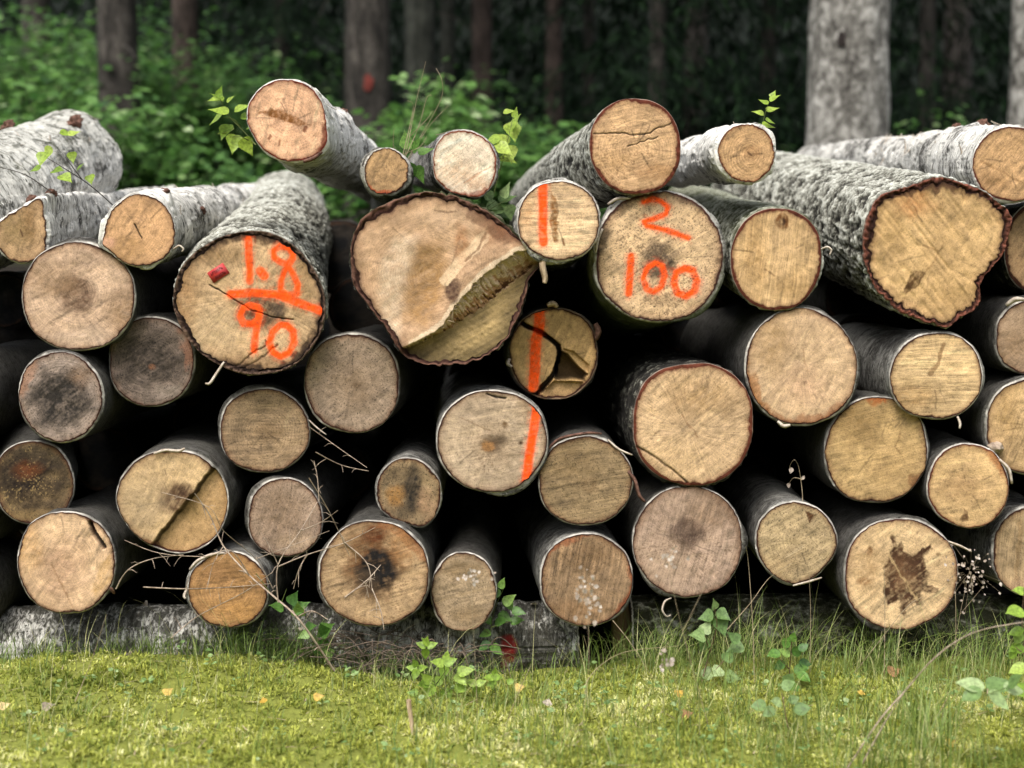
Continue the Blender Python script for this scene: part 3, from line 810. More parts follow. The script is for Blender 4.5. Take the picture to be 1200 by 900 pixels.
W('L3', (25, 272), (33, 39), 'white birch log with pear shaped end and rotten reddish knots on top', (182, 144, 100), Y=-.02, exposed=True, white=.96, black=.35, flakes=14, dx=-.27, dz=.235,
  poly=[(55, 285), (53, 300), (40, 306), (20, 309), (4, 301), (-6, 285), (-6, 268), (3, 256), (18, 247), (33, 240), (45, 231), (51, 233), (53, 250), (55, 268)], smooth=2,
  feats=[('heart', 22, 268, 20, 18, (150, 125, 80), .5, .6), ('heart', 35, 262, 10, 22, (140, 105, 65), .5, .5), ('line', [(24, 270), (26, 276)], 2, (90, 55, 30), .8)], saw=(60, .15), stubs=[(.06, 78, .022, .028), (.11, 60, .02, .026)])
W('L4', (163, 269), (44, 43), 'white birch log with round warm tan end and rotten knots, beside the pear shaped end', (198, 152, 104), Y=-.07, exposed=True, white=.96, black=.35, flakes=18, dx=-.15, dz=.22,
  poly=[(206, 270), (204, 288), (194, 302), (178, 311), (160, 312), (142, 307), (130, 297), (118, 287), (121, 272), (127, 252), (138, 238), (152, 229), (168, 227), (184, 232), (198, 246)], smooth=2,
  feats=[('crack', [(157, 262), (161, 270), (165, 278)], 1.3, .004), ('heart', 150, 290, 20, 14, (180, 138, 88), .4, .5), ('heart', 125, 284, 10, 6, (226, 172, 140), .7, .5)], saw=(50, .12), stubs=[(.10, 62, .018, .03), (.42, 20, .012, .03), (.30, 80, .008, .03)], alg=(.3, 'b'))
W('L5', (291, 355), (90, 85), 'large grey barked log with 1.8 over 90 in orange and a red tag', (196, 158, 112), Y=-.07, bark='rough', exposed=True, white=.50, dx=-.32, dz=.37, kind='cut_log', t=.013, rough=.012, rimlight=(120, 95, 78), rimdark=(46, 28, 20), taper=.93,
  poly=[(381, 362), (376, 390), (360, 415), (336, 433), (310, 438), (280, 438), (254, 427), (228, 408), (211, 385), (202, 358), (205, 330), (222, 303), (248, 284), (275, 273), (302, 270), (330, 277), (352, 294), (368, 315), (378, 338)],
  feats=[('heart', 303, 364, 32, 21, (96, 70, 48), .80, .35), ('ringy', 300, 366, 6, 34, (60, 42, 30), .35), ('heart', 325, 361, 10, 11, (72, 60, 48), .65, .5), ('heart', 262, 300, 26, 10, (135, 105, 66), .55, .6),
         ('heart', 246, 385, 34, 26, (224, 192, 148), .55, .7), ('heart', 350, 330, 16, 34, (160, 126, 80), .5, .6), ('crack', [(246, 334), (270, 348), (295, 364), (318, 371), (344, 375)], 1.2, .004),
         ('crack', [(275, 430), (295, 416), (312, 401)], 1.4, .003), ('crack', [(285, 432), (308, 418), (325, 404)], 1.2, .003), ('heart', 300, 424, 40, 12, (122, 88, 56), .55, .6), ('heart', 216, 350, 14, 36, (168, 128, 84), .5, .5),
         ('rimspot', 90, 50, .93, (50, 32, 22), .8), ('rimspot', -60, 70, .94, (44, 28, 20), .85),
         ('paint', 'painted_numeral.1', [(292, 281), (293, 305), (293, 329)], 8.5), ('paint', 'painted_dot', [(306, 318), (310, 323)], 10.5),
         ('paint', 'painted_numeral.8', [(344, 299), (339, 291), (329, 289), (321, 294), (322, 302), (329, 307), (337, 310), (344, 303), (344, 297), (342, 306), (335, 316), (330, 328), (329, 340), (337, 346), (348, 344), (349, 333), (343, 320), (337, 311)], 7),
         ('paint', 'painted_bar', [(270, 345), (295, 343), (322, 345), (348, 354), (374, 364)], 9.5),
         ('paint', 'painted_numeral.9', [(302, 360), (294, 358), (285, 361), (281, 370), (285, 379), (295, 380), (303, 374), (304, 363), (302, 376), (299, 392), (297, 411)], 8),
         ('paint', 'painted_numeral.0', [(328, 381), (319, 389), (315, 401), (319, 413), (328, 418), (338, 413), (344, 401), (343, 388), (336, 381), (328, 381)], 8)], saw=(60, .16), ring=.2, ray=.5)
W('L24', (453, 201), (27, 28), 'smallest upper log with plain brown end, tucked under the peachy slit log', (186, 146, 98), Y=-.02, exposed=True, white=.45, dx=-.22, dz=0, L=1.6, saw=(60, .15), alg=(.6, 'b'), feats=[('rimspot', -105, 40, .88, (170, 66, 34), .7)])
W('L23', (545, 193), (39, 40), 'pale creamy pink ended birch log above the huge split log', (240, 205, 170), Y=-.04, exposed=True, white=.55, black=.5, flakes=14, dx=-.26, dz=.2, rough=.02, rimdark=(140, 70, 45), poly=[(583, 196), (580, 212), (570, 226), (562, 232), (545, 229), (525, 224), (511, 211), (507, 192), (510, 172), (522, 156), (540, 152), (560, 156), (574, 166), (582, 180)],
  feats=[('heart', 535, 200, 26, 20, (236, 190, 148), .5, .7), ('heart', 560, 178, 20, 12, (246, 222, 194), .6, .6), ('heart', 560, 215, 16, 10, (214, 164, 124), .5, .5), ('line', [(545, 214), (560, 204), (575, 196)], 1.5, (190, 130, 90), .6), ('rimspot', -70, 40, .9, (150, 66, 44), .6)], saw=(38, .30), ring=.25)
W('L25', (745, 171), (54, 56), 'high grey barked log above the 2/100 log, tan end crossed by a thin crack', (205, 162, 114), Y=-.09, bark='rough', exposed=True, white=.45, dx=-.23, dz=0, kind='cut_log', t=.0075, rough=.007, rimlight=(200, 170, 150), rimdark=(110, 55, 38), taper=.93, L=2.6,
  feats=[('crack', [(696, 157), (720, 156), (745, 158), (762, 156), (790, 142)], 1.1, .003), ('crack', [(735, 171), (752, 166), (770, 160)], .9, .002), ('heart', 720, 190, 26, 14, (180, 140, 92), .5, .7), ('heart', 770, 200, 24, 10, (176, 130, 84), .5, .6), ('speck', .22, (120, 84, 52), .5)], saw=(12, .34), ring=.4)
W('L27', (875, 181), (35, 36), 'white banded birch log with small brown end below an upright leafy sprig', (192, 150, 102), Y=-.06, exposed=True, white=.98, black=.12, flakes=8, dx=-.05, dz=.17, poly=[(909, 178), (906, 196), (896, 208), (882, 215), (866, 213), (851, 203), (842, 188), (841, 172), (847, 158), (859, 148), (874, 145), (890, 148), (903, 159)],
  feats=[('heart', 882, 178, 10, 8, (156, 112, 70), .5, .6), ('line', [(876, 178), (880, 183)], 1.5, (80, 50, 30), .8)], saw=(28, .25), ring=.5, rimdark=(110, 56, 34))
W('L30', (1185, 192), (46, 45), 'long white birch log lying on the huge rough barked log', (190, 148, 100), Y=-.02, exposed=True, white=.88, black=.4, flakes=40, dx=.14, dz=.235, L=3.4, taper=.72, rough=.02, feats=[('line', [(1150, 190), (1200, 215)], 2, (140, 100, 60), .5), ('heart', 1165, 212, 18, 12, (150, 112, 70), .5, .6)], saw=(48, .42), stubs=[(.34, 82, .02, .035), (.5, 100, .012, .03)], rimdark=(96, 46, 32))
W('L29', (1097, 296), (86, 84), 'huge rough barked log with a thick ragged reddish bark rim', (200, 160, 106), Y=-.09, bark='rough', exposed=True, white=.50, dx=.0, dz=.31, kind='cut_log', t=.018, rough=.026, rimlight=(140, 84, 66), rimdark=(62, 36, 26), taper=1.06, smooth=.4,
  poly=[(1186, 256), (1180, 280), (1174, 300), (1165, 312), (1155, 322), (1149, 335), (1149, 352), (1143, 364), (1128, 371), (1112, 385), (1098, 381), (1080, 377), (1060, 367), (1041, 352), (1028, 338), (1018, 318), (1011, 296), (1012, 270), (1020, 245), (1030, 229), (1050, 224), (1072, 216), (1100, 209), (1125, 215), (1148, 222), (1168, 236), (1181, 246)],
  feats=[('poly', [(1070, 318), (1087, 317), (1084, 325), (1077, 337), (1064, 346), (1060, 342), (1067, 330)], (92, 64, 34), .85, 1.5), ('line', [(1086, 316), (1096, 305), (1105, 285)], 1.4, (130, 92, 50), .7), ('line', [(1082, 288), (1099, 293)], 2, (120, 84, 48), .6),
         ('heart', 1070, 240, 22, 16, (182, 118, 66), .5, .7), ('heart', 1120, 350, 34, 18, (150, 116, 70), .4, .7), ('heart', 1045, 270, 18, 30, (182, 146, 92), .4, .6), ('heart', 1110, 300, 30, 40, (216, 176, 122), .45, .7), ('rimspot', 95, 50, .93, (70, 42, 26), .8)],
  relief=relief_bigrough, saw=(55, .10), ring=.06, ray=.05)
W('L31', (1218, 290), (42, 53), 'dark olive ended log squeezed behind the huge rough barked log', (168, 132, 90), Y=.06, bark='rough', white=.4, kind='cut_log', saw=(55, .25))
# ---- upper middle
W('L6', (91, 347), (67, 65), 'pinkish tan ended log with brown ringed heart under the pear shaped end', (196, 160, 124), Y=-.05, white=.35, feats=[('heart', 90, 344, 21, 20, (112, 82, 62), .75, .35), ('ringy', 90, 344, 5, 30, (70, 50, 38), .35), ('heart', 60, 330, 30, 20, (160, 128, 94), .5, .7), ('heart', 140, 370, 18, 24, (150, 116, 80), .5, .6), ('heart', 100, 395, 34, 12, (212, 184, 158), .5, .6)], saw=(30, .15), ray=.35, dz=.0)
W('L7', (177, 424), (51, 53), 'darkest grey weathered end, beside the lower rim of the 1.8 log', (142, 118, 96), Y=.0, white=.4, dirty=.45, feats=[('heart', 176, 420, 40, 38, (60, 52, 44), .80, .5), ('heart', 178, 430, 4, 3, (140, 92, 62), .7, .5), ('rimspot', 15, 30, .8, (168, 112, 84), .5), ('heart', 196, 458, 24, 8, (156, 140, 124), .5, .5)], saw=(30, .08), ring=.5, grit=1, edge=.4)
W('L8', (71, 465), (50, 54), 'grey end with sooty dark middle under the pinkish log at the left', (168, 142, 118), Y=-.06, white=.6, dirty=.25, feats=[('heart', 72, 464, 34, 33, (52, 46, 40), .88, .45), ('heart', 95, 440, 14, 12, (136, 104, 76), .5, .6), ('rimspot', 150, 30, .82, (190, 136, 104), .5)], saw=(40, .1), ring=.5, grit=1, edge=.4)
W('L9', (40, 566), (48, 50), 'dark rotting end mottled ochre and rusty brown at the left', (138, 110, 72), Y=-.03, white=.6, dirty=.6, dx=-.8, dz=.12, L=2.0, taper=1.0, exposed=False, feats=[('heart', 30, 562, 38, 34, (44, 33, 24), .82, .5), ('heart', 32, 552, 14, 10, (116, 66, 34), .75, .6), ('speck', .35, (176, 146, 96), .6), ('heart', 40, 604, 30, 6, (150, 122, 80), .6, .5)], saw=(40, .05), ring=.35, grit=1)
W('L10', (78, 659), (59, 61), 'smooth pale tan end with a short crack near its upper rim, lowest on the left', (214, 174, 130), Y=-.10, white=.5, feats=[('crack', [(106, 612), (112, 626), (122, 641)], 5, .02), ('line', [(104, 606), (110, 622)], 5, (70, 42, 26), .8), ('heart', 75, 668, 26, 30, (196, 154, 122), .5, .8), ('heart', 34, 640, 14, 26, (224, 176, 118), .5, .6), ('poly', [(118, 660), (131, 650), (130, 680), (112, 702), (106, 700)], (196, 156, 100), .6, 2), ('line', [(60, 660), (74, 690), (84, 712)], 1.3, (150, 112, 76), .6)], saw=(55, .2), ring=.3)
W('L11', (201, 588), (66, 61), 'log end split by a diagonal step through a brown heart', (200, 164, 116), Y=-.08, white=.55, rough=.02, dz=.08, poly=[(267, 585), (264, 608), (252, 630), (232, 645), (208, 650), (184, 645), (162, 632), (145, 612), (136, 588), (140, 562), (154, 543), (172, 532), (196, 527), (218, 528), (240, 536), (258, 556)],
  feats=[('heart', 208, 586, 22, 18, (104, 76, 52), .85, .4), ('heart', 170, 588, 26, 26, (180, 156, 122), .5, .7), ('heart', 215, 576, 12, 8, (76, 52, 36), .7, .5), ('step', (250, 548), (176, 640), .024, (196, 152, 96), .55), ('heart', 225, 602, 12, 14, (150, 122, 74), .55, .6), ('line', [(170, 635), (180, 640)], 8, (120, 80, 52), .7)], saw=(60, .2), ring=.1)
W('L12', (310, 505), (54, 50), 'plain brown round end below the 90, level with its own grey neighbour', (166, 134, 96), Y=.0, white=.3, feats=[('heart', 315, 505, 18, 10, (138, 108, 74), .4, .6), ('line', [(290, 477), (340, 476)], 4, (190, 160, 120), .4), ('line', [(340, 480), (334, 500)], 3, (196, 170, 130), .4)], saw=(2, .40), ring=.4, grit=.8)
W('L13', (334, 607), (45, 47), 'small dull brown end veiled by dry thorny twigs', (172, 142, 112), Y=-.02, white=.65, feats=[('heart', 330, 600, 30, 30, (146, 118, 90), .5, .8), ('heart', 350, 635, 20, 10, (196, 166, 130), .4, .6)], saw=(70, .3), ring=.2, ray=.4, grit=.8)
W('L14', (413, 449), (57, 59), 'evenly grey brown end left of the huge split log\'s tip', (164, 136, 106), Y=-.01, white=.55, feats=[('heart', 412, 452, 26, 24, (138, 112, 84), .5, .8), ('heart', 418, 452, 5, 4, (96, 74, 52), .6, .6)], saw=(40, .12), ring=.25, ray=.5, grit=1)
W('L15', (267, 691), (48, 46), 'small golden brown end at the bottom with twigs lying across it', (182, 136, 84), Y=-.08, white=.75, rimw=1.4, feats=[('heart', 255, 672, 24, 10, (142, 104, 66), .55, .6), ('line', [(223, 690), (270, 688), (310, 686)], 1.5, (96, 66, 40), .7), ('line', [(250, 712), (285, 700)], 2, (110, 74, 42), .5), ('heart', 280, 716, 26, 14, (196, 146, 84), .5, .6)], saw=(5, .3), ring=.4)
W('L16', (439, 672), (65, 64), 'bottom log end with charcoal black heart in a rusty brown halo', (186, 150, 106), Y=-.11, white=.6, dz=.03, feats=[('heart', 437, 660, 32, 40, (128, 88, 54), .75, .4), ('heart', 440, 626, 14, 10, (104, 56, 26), .75, .5), ('heart', 443, 668, 24, 26, (30, 26, 24), .93, .35), ('heart', 428, 684, 14, 16, (90, 72, 54), .6, .5), ('rimspot', 50, 35, .82, (150, 90, 48), .6), ('heart', 470, 640, 14, 22, (176, 124, 74), .5, .6), ('speck', .22, (110, 80, 54), .5)], saw=(18, .45), ring=.2)
W('L17', (479, 577), (39, 42), 'small drop shaped end blotched black and ochre', (160, 130, 90), Y=-.05, white=.75, dirty=.35, poly=[(518, 578), (514, 598), (506, 611), (496, 619), (480, 616), (460, 609), (446, 598), (439, 578), (443, 558), (455, 543), (472, 536), (490, 538), (507, 550)],
  feats=[('heart', 484, 574, 9, 26, (46, 40, 34), .8, .5), ('heart', 465, 555, 14, 10, (84, 70, 52), .6, .5), ('heart', 462, 580, 10, 12, (176, 124, 62), .6, .5), ('speck', .3, (56, 44, 32), .6), ('heart', 500, 590, 10, 16, (182, 142, 108), .5, .6)], saw=(70, .1), ring=.1, grit=1)
W('L18', (543, 694), (39, 47), 'narrow oval end on the bottom row next to the charcoal hearted log', (176, 146, 108), Y=-.06, white=.55, feats=[('heart', 545, 668, 24, 10, (146, 118, 80), .5, .6), ('heart', 548, 722, 18, 10, (150, 122, 84), .5, .6), ('line', [(510, 706), (575, 688)], 1.5, (196, 166, 124), .5)], saw=(14, .2), ring=.3, grit=.8, rimw=1.2)
# ---- middle
W('L21', (522, 330), (105, 95), 'huge split log with torn splintered slab over an olive lower face', (198, 158, 116), Y=-.10, bark='rough', white=.5, kind='cut_log', t=.018, rough=.026, rimlight=(128, 92, 76), rimdark=(74, 44, 34), smooth=.5, dz=.05, L=2.0,
  poly=[(602, 275), (614, 284), (632, 287), (648, 289), (640, 306), (626, 318), (620, 332), (615, 352), (604, 378), (588, 404), (562, 420), (530, 428), (500, 428), (474, 418), (462, 404), (450, 380), (430, 356), (414, 335), (410, 305), (414, 275), (424, 256), (445, 243), (470, 233), (500, 226), (530, 230), (555, 240), (580, 254)],
  feats=[('poly', [(462, 280), (474, 275), (489, 278), (482, 310), (472, 350), (468, 392), (452, 382), (444, 350), (446, 310)], (236, 208, 174), .70, 8), ('poly', [(490, 282), (516, 285), (524, 310), (518, 350), (500, 382), (474, 376), (474, 340), (482, 308)], (182, 138, 84), .60, 8),
         ('line', [(484, 402), (518, 381), (532, 359), (566, 320), (605, 294), (632, 289)], 9, (244, 218, 182), .8), ('ringy', 505, 320, 6, 95, (120, 84, 52), .28), ('heart', 520, 256, 34, 14, (214, 180, 146), .5, .7), ('line', [(567, 277), (556, 290), (540, 305), (530, 318), (522, 328)], 12, (232, 200, 160), .75), ('line', [(570, 273), (560, 290), (545, 306)], 2.2, (110, 76, 48), .7),
         ('heart', 530, 340, 8, 13, (88, 62, 46), .85, .4), ('line', [(536, 318), (524, 332)], 3, (246, 214, 170), .8), ('heart', 585, 272, 22, 14, (140, 98, 64), .6, .6), ('line', [(510, 248), (525, 250), (534, 248)], 1.5, (96, 66, 46), .7), ('heart', 540, 284, 8, 22, (168, 112, 66), .5, .5), ('rimspot', 50, 30, .86, (104, 64, 44), .6)],
  thin=[(19, 15, .12), (-2, 10, .5), (-75, 45, .5), (60, 30, .65)], relief=relief_split, saw=(30, .10), ring=.10, ray=.1, alg=(.5, 't'))
W('L22', (654, 259), (49, 47), 'pale log end with an orange stripe beside a brown lens mark', (222, 182, 134), Y=-.13, white=.7, exposed=True, dz=-.05, rimw=1.3, feats=[('poly', [(647, 224), (652, 232), (655, 260), (655, 283), (650, 284), (645, 262), (645, 240)], (146, 96, 46), .75, 1.5), ('line', [(660, 281), (661, 286)], 2.5, (130, 82, 40), .8), ('heart', 618, 250, 10, 18, (226, 170, 118), .5, .6),
         ('paint', 'painted_stripe', [(636, 211), (636, 240), (637, 284)], 10.5)], saw=(2, .55), ring=.15)
W('L26', (772, 302), (77, 78), 'big round log with 2 over 100 painted in orange', (208, 170, 124), Y=-.06, bark='birch', white=.42, kind='birch_log', exposed=True, dz=-.22, dx=-.05, L=1.7, t=.009, alg=(1.0, 'b'), rimw=1.2, rimdark=(82, 50, 40),
  feats=[('heart', 771, 303, 20, 22, (112, 92, 72), .80, .35), ('ringy', 772, 305, 4, 30, (50, 42, 34), .35), ('heart', 768, 322, 10, 8, (70, 58, 46), .6, .5), ('heart', 788, 310, 6, 7, (60, 52, 42), .7, .5), ('speck', .30, (96, 70, 48), .55), ('rimspot', 160, 16, .86, (48, 36, 28), .75), ('rimspot', 98, 10, .88, (40, 30, 24), .8), ('rimspot', 60, 18, .90, (64, 46, 34), .6), ('rimspot', 2, 8, .92, (70, 44, 30), .7), ('rimspot', 125, 14, .90, (60, 44, 32), .55), ('heart', 822, 330, 10, 16, (224, 186, 150), .5, .6), ('heart', 775, 352, 20, 8, (150, 120, 88), .5, .6),
         ('paint', 'painted_numeral.2', [(754, 237), (764, 234), (774, 236), (782, 243), (780, 251), (768, 256), (754, 260), (758, 265), (781, 270), (806, 279)], 6.2),
         ('paint', 'painted_numeral.1', [(739.5, 300), (738.5, 320), (737, 344)], 8.2), ('paint', 'painted_numeral.00', [(768, 308), (758, 314), (754, 326), (758, 339), (766, 342), (775, 336), (779, 323), (776, 311), (768, 308)], 6.5),
         ('paint', 'painted_numeral.01', [(803, 314), (793, 319), (790, 331), (794, 343), (804, 347), (814, 341), (817, 329), (812, 317), (803, 314)], 8)], saw=(35, .30), ring=.1, grit=1)
W('L28', (910, 304), (54, 60), 'oval ochre end with a small knot at its top, beside the 2/100 log', (204, 164, 112), Y=-.08, bark='rough', exposed=True, white=.5, dx=.08, dz=.26, kind='cut_log', t=.008, rough=.007, rimlight=(210, 185, 165), rimdark=(100, 50, 34), alg=(.5, 't'),
  feats=[('heart', 885, 300, 14, 40, (176, 136, 84), .5, .7), ('heart', 930, 335, 20, 16, (160, 124, 74), .5, .7), ('heart', 915, 290, 14, 30, (222, 184, 136), .5, .6), ('line', [(898, 316), (908, 322)], 1.5, (110, 74, 44), .7), ('heart', 917, 259, 7.5, 8, (116, 76, 40), .95, .3), ('heart', 917, 260, 3, 3.5, (70, 44, 24), .9, .4)], saw=(84, .45), ring=.1)
W('L20', (649, 415), (53, 54), 'broken log end with a black jagged crack and an orange stripe', (204, 162, 104), Y=.04, white=.3, rough=.02, kind='birch_log', feats=[('crack', [(606, 374), (616, 382), (634, 390), (646, 398), (655, 406), (654, 420), (652, 438), (640, 450), (622, 467)], 5.0, .035),
         ('line', [(655, 406), (652, 440)], 6, (24, 15, 9), .9), ('paint', 'painted_stripe', [(632, 362), (632, 386), (628, 398), (627, 420), (625, 454)], 12.5)], relief=relief_broken, saw=(60, .16), ring=.15, rimlight=(170, 140, 110))
W('L19', (576, 517), (65, 61), 'grey beige end with a round central knot and orange stripe at its rim', (190, 160, 124), Y=-.09, white=.75, dx=-.14, dz=.05, rimw=1.2, feats=[('heart', 575, 522, 26, 22, (160, 132, 100), .5, .7), ('heart', 584, 516, 14, 9, (92, 74, 56), .7, .5), ('heart', 574, 524, 12, 10, (92, 66, 44), .7, .4), ('heart', 572, 524, 9.5, 8, (176, 128, 80), .95, .25), ('ringy', 572, 524, 2, 9, (100, 68, 40), .4), ('heart', 592, 498, 4, 5, (130, 100, 68), .8, .5), ('heart', 610, 519, 3, 2.5, (90, 66, 44), .8, .5), ('crack', [(570, 461), (580, 465), (592, 466)], 2, .004), ('line', [(540, 490), (575, 505)], 1.5, (140, 112, 82), .5), ('heart', 620, 480, 14, 20, (160, 130, 96), .4, .6), ('speck', .2, (120, 96, 70), .5),
         ('paint', 'painted_stripe', [(629, 478), (625, 505), (620, 535), (617, 562)], 10.5)], saw=(8, .30), ring=.2)
W('L43', (686, 563), (56, 54), 'dull olive brown end between the knotted log and the cracked pale one', (160, 130, 90), Y=-.07, white=.35, rough=.02, feats=[('heart', 690, 568, 10, 8, (120, 92, 60), .5, .6), ('speck', .25, (196, 166, 124), .6), ('heart', 670, 545, 26, 18, (138, 112, 76), .5, .8)], saw=(10, .60), ring=.2, grit=.9)
W('L44', (687, 679), (55, 56), 'bottom row brown end with vertical grain, behind pale floating seed heads', (164, 130, 92), Y=-.08, white=.75, dx=-.14, feats=[('heart', 690, 650, 30, 16, (126, 96, 64), .5, .7), ('heart', 680, 715, 30, 12, (140, 104, 68), .5, .6), ('line', [(662, 628), (654, 655)], 3, (200, 160, 116), .5), ('rimspot', -20, 40, .92, (150, 74, 40), .6), ('rimspot', 120, 30, .9, (160, 90, 56), .6)], saw=(80, .65), ring=.1, grit=.8)
W('L42', (805, 635), (65, 66), 'pinkish brown end with purplish brown heart, second row from the ground', (176, 144, 114), Y=-.07, white=.25, dz=-.02, feats=[('heart', 805, 627, 20, 19, (96, 74, 62), .75, .4), ('ringy', 805, 628, 4, 26, (64, 48, 40), .35), ('heart', 780, 660, 34, 24, (200, 170, 140), .4, .8), ('heart', 830, 600, 24, 18, (146, 116, 88), .5, .7), ('speck', .25, (110, 86, 66), .5), ('rimspot', 40, 50, .86, (120, 92, 70), .5)], saw=(75, .40), ring=.15, ray=.4)
W('L35', (812, 497), (71, 73), 'broad pale end with saw lines and a crack at its lower left edge', (206, 168, 122), Y=-.08, bark='rough', white=.6, t=.008, rough=.008, kind='cut_log', dx=-.12, dz=.05, rimlight=(205, 180, 160), rimdark=(110, 58, 40), feats=[('crack', [(744, 522), (762, 532), (790, 552), (806, 566)], 1.8, .006), ('heart', 820, 462, 40, 22, (180, 142, 94), .5, .8), ('heart', 790, 540, 34, 20, (224, 186, 136), .5, .7), ('line', [(800, 485), (810, 500), (818, 510)], 1.3, (140, 100, 66), .6), ('speck', .18, (130, 100, 68), .5)], saw=(38, .30), ring=.1, ray=.5)
W('L32', (939, 431), (66, 69), 'round warm tan end with a tiny eye shaped mark near its middle', (206, 168, 124), Y=-.07, white=.6, dx=-.1, rough=.02, feats=[('poly', [(938, 449), (944, 445), (949, 447), (943, 450)], (70, 48, 34), .85, 1), ('heart', 905, 400, 20, 30, (176, 140, 92), .5, .8), ('heart', 945, 455, 24, 20, (222, 178, 142), .45, .8), ('rimspot', 205, 30, .86, (170, 110, 56), .6), ('rimspot', -80, 60, .9, (140, 84, 46), .6), ('line', [(940, 410), (946, 435)], 1.4, (150, 112, 76), .5)], saw=(60, .14), ring=.15, ray=.35)
W('L33', (1097, 441), (55, 52), 'round end with straight saw lines and a smudged streak under the huge rough log', (212, 174, 122), Y=-.08, white=.85, dx=-.12, rimw=1.3, feats=[('line', [(1105, 404), (1100, 425), (1090, 437)], 5, (140, 104, 66), .7), ('heart', 1070, 465, 24, 14, (180, 140, 88), .5, .7)], saw=(3, .65), ring=.1)
W('L34', (1212, 395), (47, 45), 'grey brown end cut by the picture edge above the pale tan edge log', (172, 140, 106), Y=-.03, white=.35, feats=[('heart', 1190, 405, 26, 24, (146, 116, 84), .5, .7)], saw=(40, .2), rough=.02)
W('L36', (1027, 528), (61, 64), 'olive tinted round end below the eye marked log, wedged against the saw lined log', (186, 150, 98), Y=-.05, white=.45, feats=[('heart', 1000, 495, 30, 26, (150, 118, 72), .55, .8), ('heart', 1045, 545, 30, 26, (206, 168, 114), .5, .8), ('line', [(1055, 500), (1050, 525), (1060, 540)], 1.4, (130, 96, 58), .5), ('rimspot', 90, 12, .88, (180, 96, 44), .7), ('rimspot', -38, 10, .86, (110, 66, 36), .7)], saw=(14, .38), ring=.15, ray=.3)
W('L37', (1208, 500), (54, 57), 'pale tan end at the picture edge with a barked lump beside it', (196, 158, 108), Y=-.06, white=.6, feats=[('heart', 1180, 480, 14, 30, (166, 130, 80), .5, .7)], saw=(70, .25))
W('L38', (1135, 570), (49, 51), 'yellowish end with a dark wedge mark at its bottom, touching the olive tinted end', (208, 168, 114), Y=-.09, white=.4, rough=.02, poly=[(1183, 570), (1180, 592), (1170, 608), (1152, 618), (1135, 620), (1115, 614), (1098, 603), (1088, 585), (1087, 565), (1092, 545), (1104, 528), (1120, 520), (1140, 520), (1160, 526), (1174, 542)], feats=[('poly', [(1131, 594), (1134, 600), (1136, 611), (1124, 611), (1129, 602)], (86, 52, 26), .85, 1.2), ('heart', 1130, 570, 24, 14, (190, 150, 104), .5, .8), ('rimspot', 40, 30, .86, (170, 96, 48), .6)], saw=(8, .3), rimdark=(100, 46, 30))
W('L39', (1210, 645), (48, 54), 'brown streaky end at the picture edge on the second row from the ground', (178, 146, 104), Y=-.04, white=.85, feats=[('line', [(1195, 610), (1192, 680)], 5, (140, 110, 72), .5), ('heart', 1200, 690, 20, 12, (190, 150, 120), .5, .6)], saw=(85, .5))
W('L40', (934, 636), (48, 51), 'slanted greyish end with a brown wedge at its top, left of the star stained log', (184, 154, 110), Y=-.08, white=.8, dx=-.05, poly=[(982, 632), (979, 650), (968, 665), (955, 678), (935, 687), (912, 679), (895, 664), (885, 640), (888, 612), (902, 596), (922, 588), (945, 589), (965, 600), (977, 616)], rimw=1.3,
  feats=[('poly', [(946, 599), (956, 602), (950, 610), (946, 614)], (88, 56, 30), .85, 1.2), ('heart', 930, 650, 22, 14, (150, 126, 92), .55, .8), ('line', [(922, 654), (940, 642)], 3, (216, 190, 150), .5), ('heart', 905, 665, 22, 14, (206, 172, 124), .4, .7)], saw=(30, .35), ring=.3, grit=.9)
W('L41', (1055, 673), (68, 67), 'bottom log end with a big dark brown star shaped stain', (216, 178, 128), Y=-.10, white=.5, feats=[('poly', [(1045, 626), (1049, 628), (1049, 640), (1054, 634), (1059, 645), (1070, 652), (1080, 643), (1092, 638), (1093, 643), (1082, 652), (1086, 668), (1087, 684), (1099, 691), (1097, 697), (1080, 693), (1078, 711), (1072, 707), (1064, 712), (1060, 725), (1055, 720), (1054, 705), (1040, 712), (1036, 690), (1036, 660), (1043, 648)], (74, 47, 28), .88, 1.6),
         ('heart', 1060, 672, 16, 24, (136, 98, 66), .5, .6), ('heart', 1070, 660, 12, 14, (72, 46, 28), .5, .5), ('heart', 1019, 645, 3.5, 6, (120, 80, 46), .8, .5), ('heart', 1012, 681, 8, 4, (140, 92, 52), .7, .5), ('heart', 1018, 668, 18, 26, (170, 134, 90), .55, .7), ('heart', 1100, 650, 3, 2, (110, 74, 44), .8, .5), ('heart', 1030, 620, 24, 10, (228, 192, 142), .4, .6), ('line', [(1040, 648), (1056, 674), (1075, 704)], 2, (200, 168, 120), .7)], saw=(38, .25), ray=.3, rimdark=(80, 36, 28))
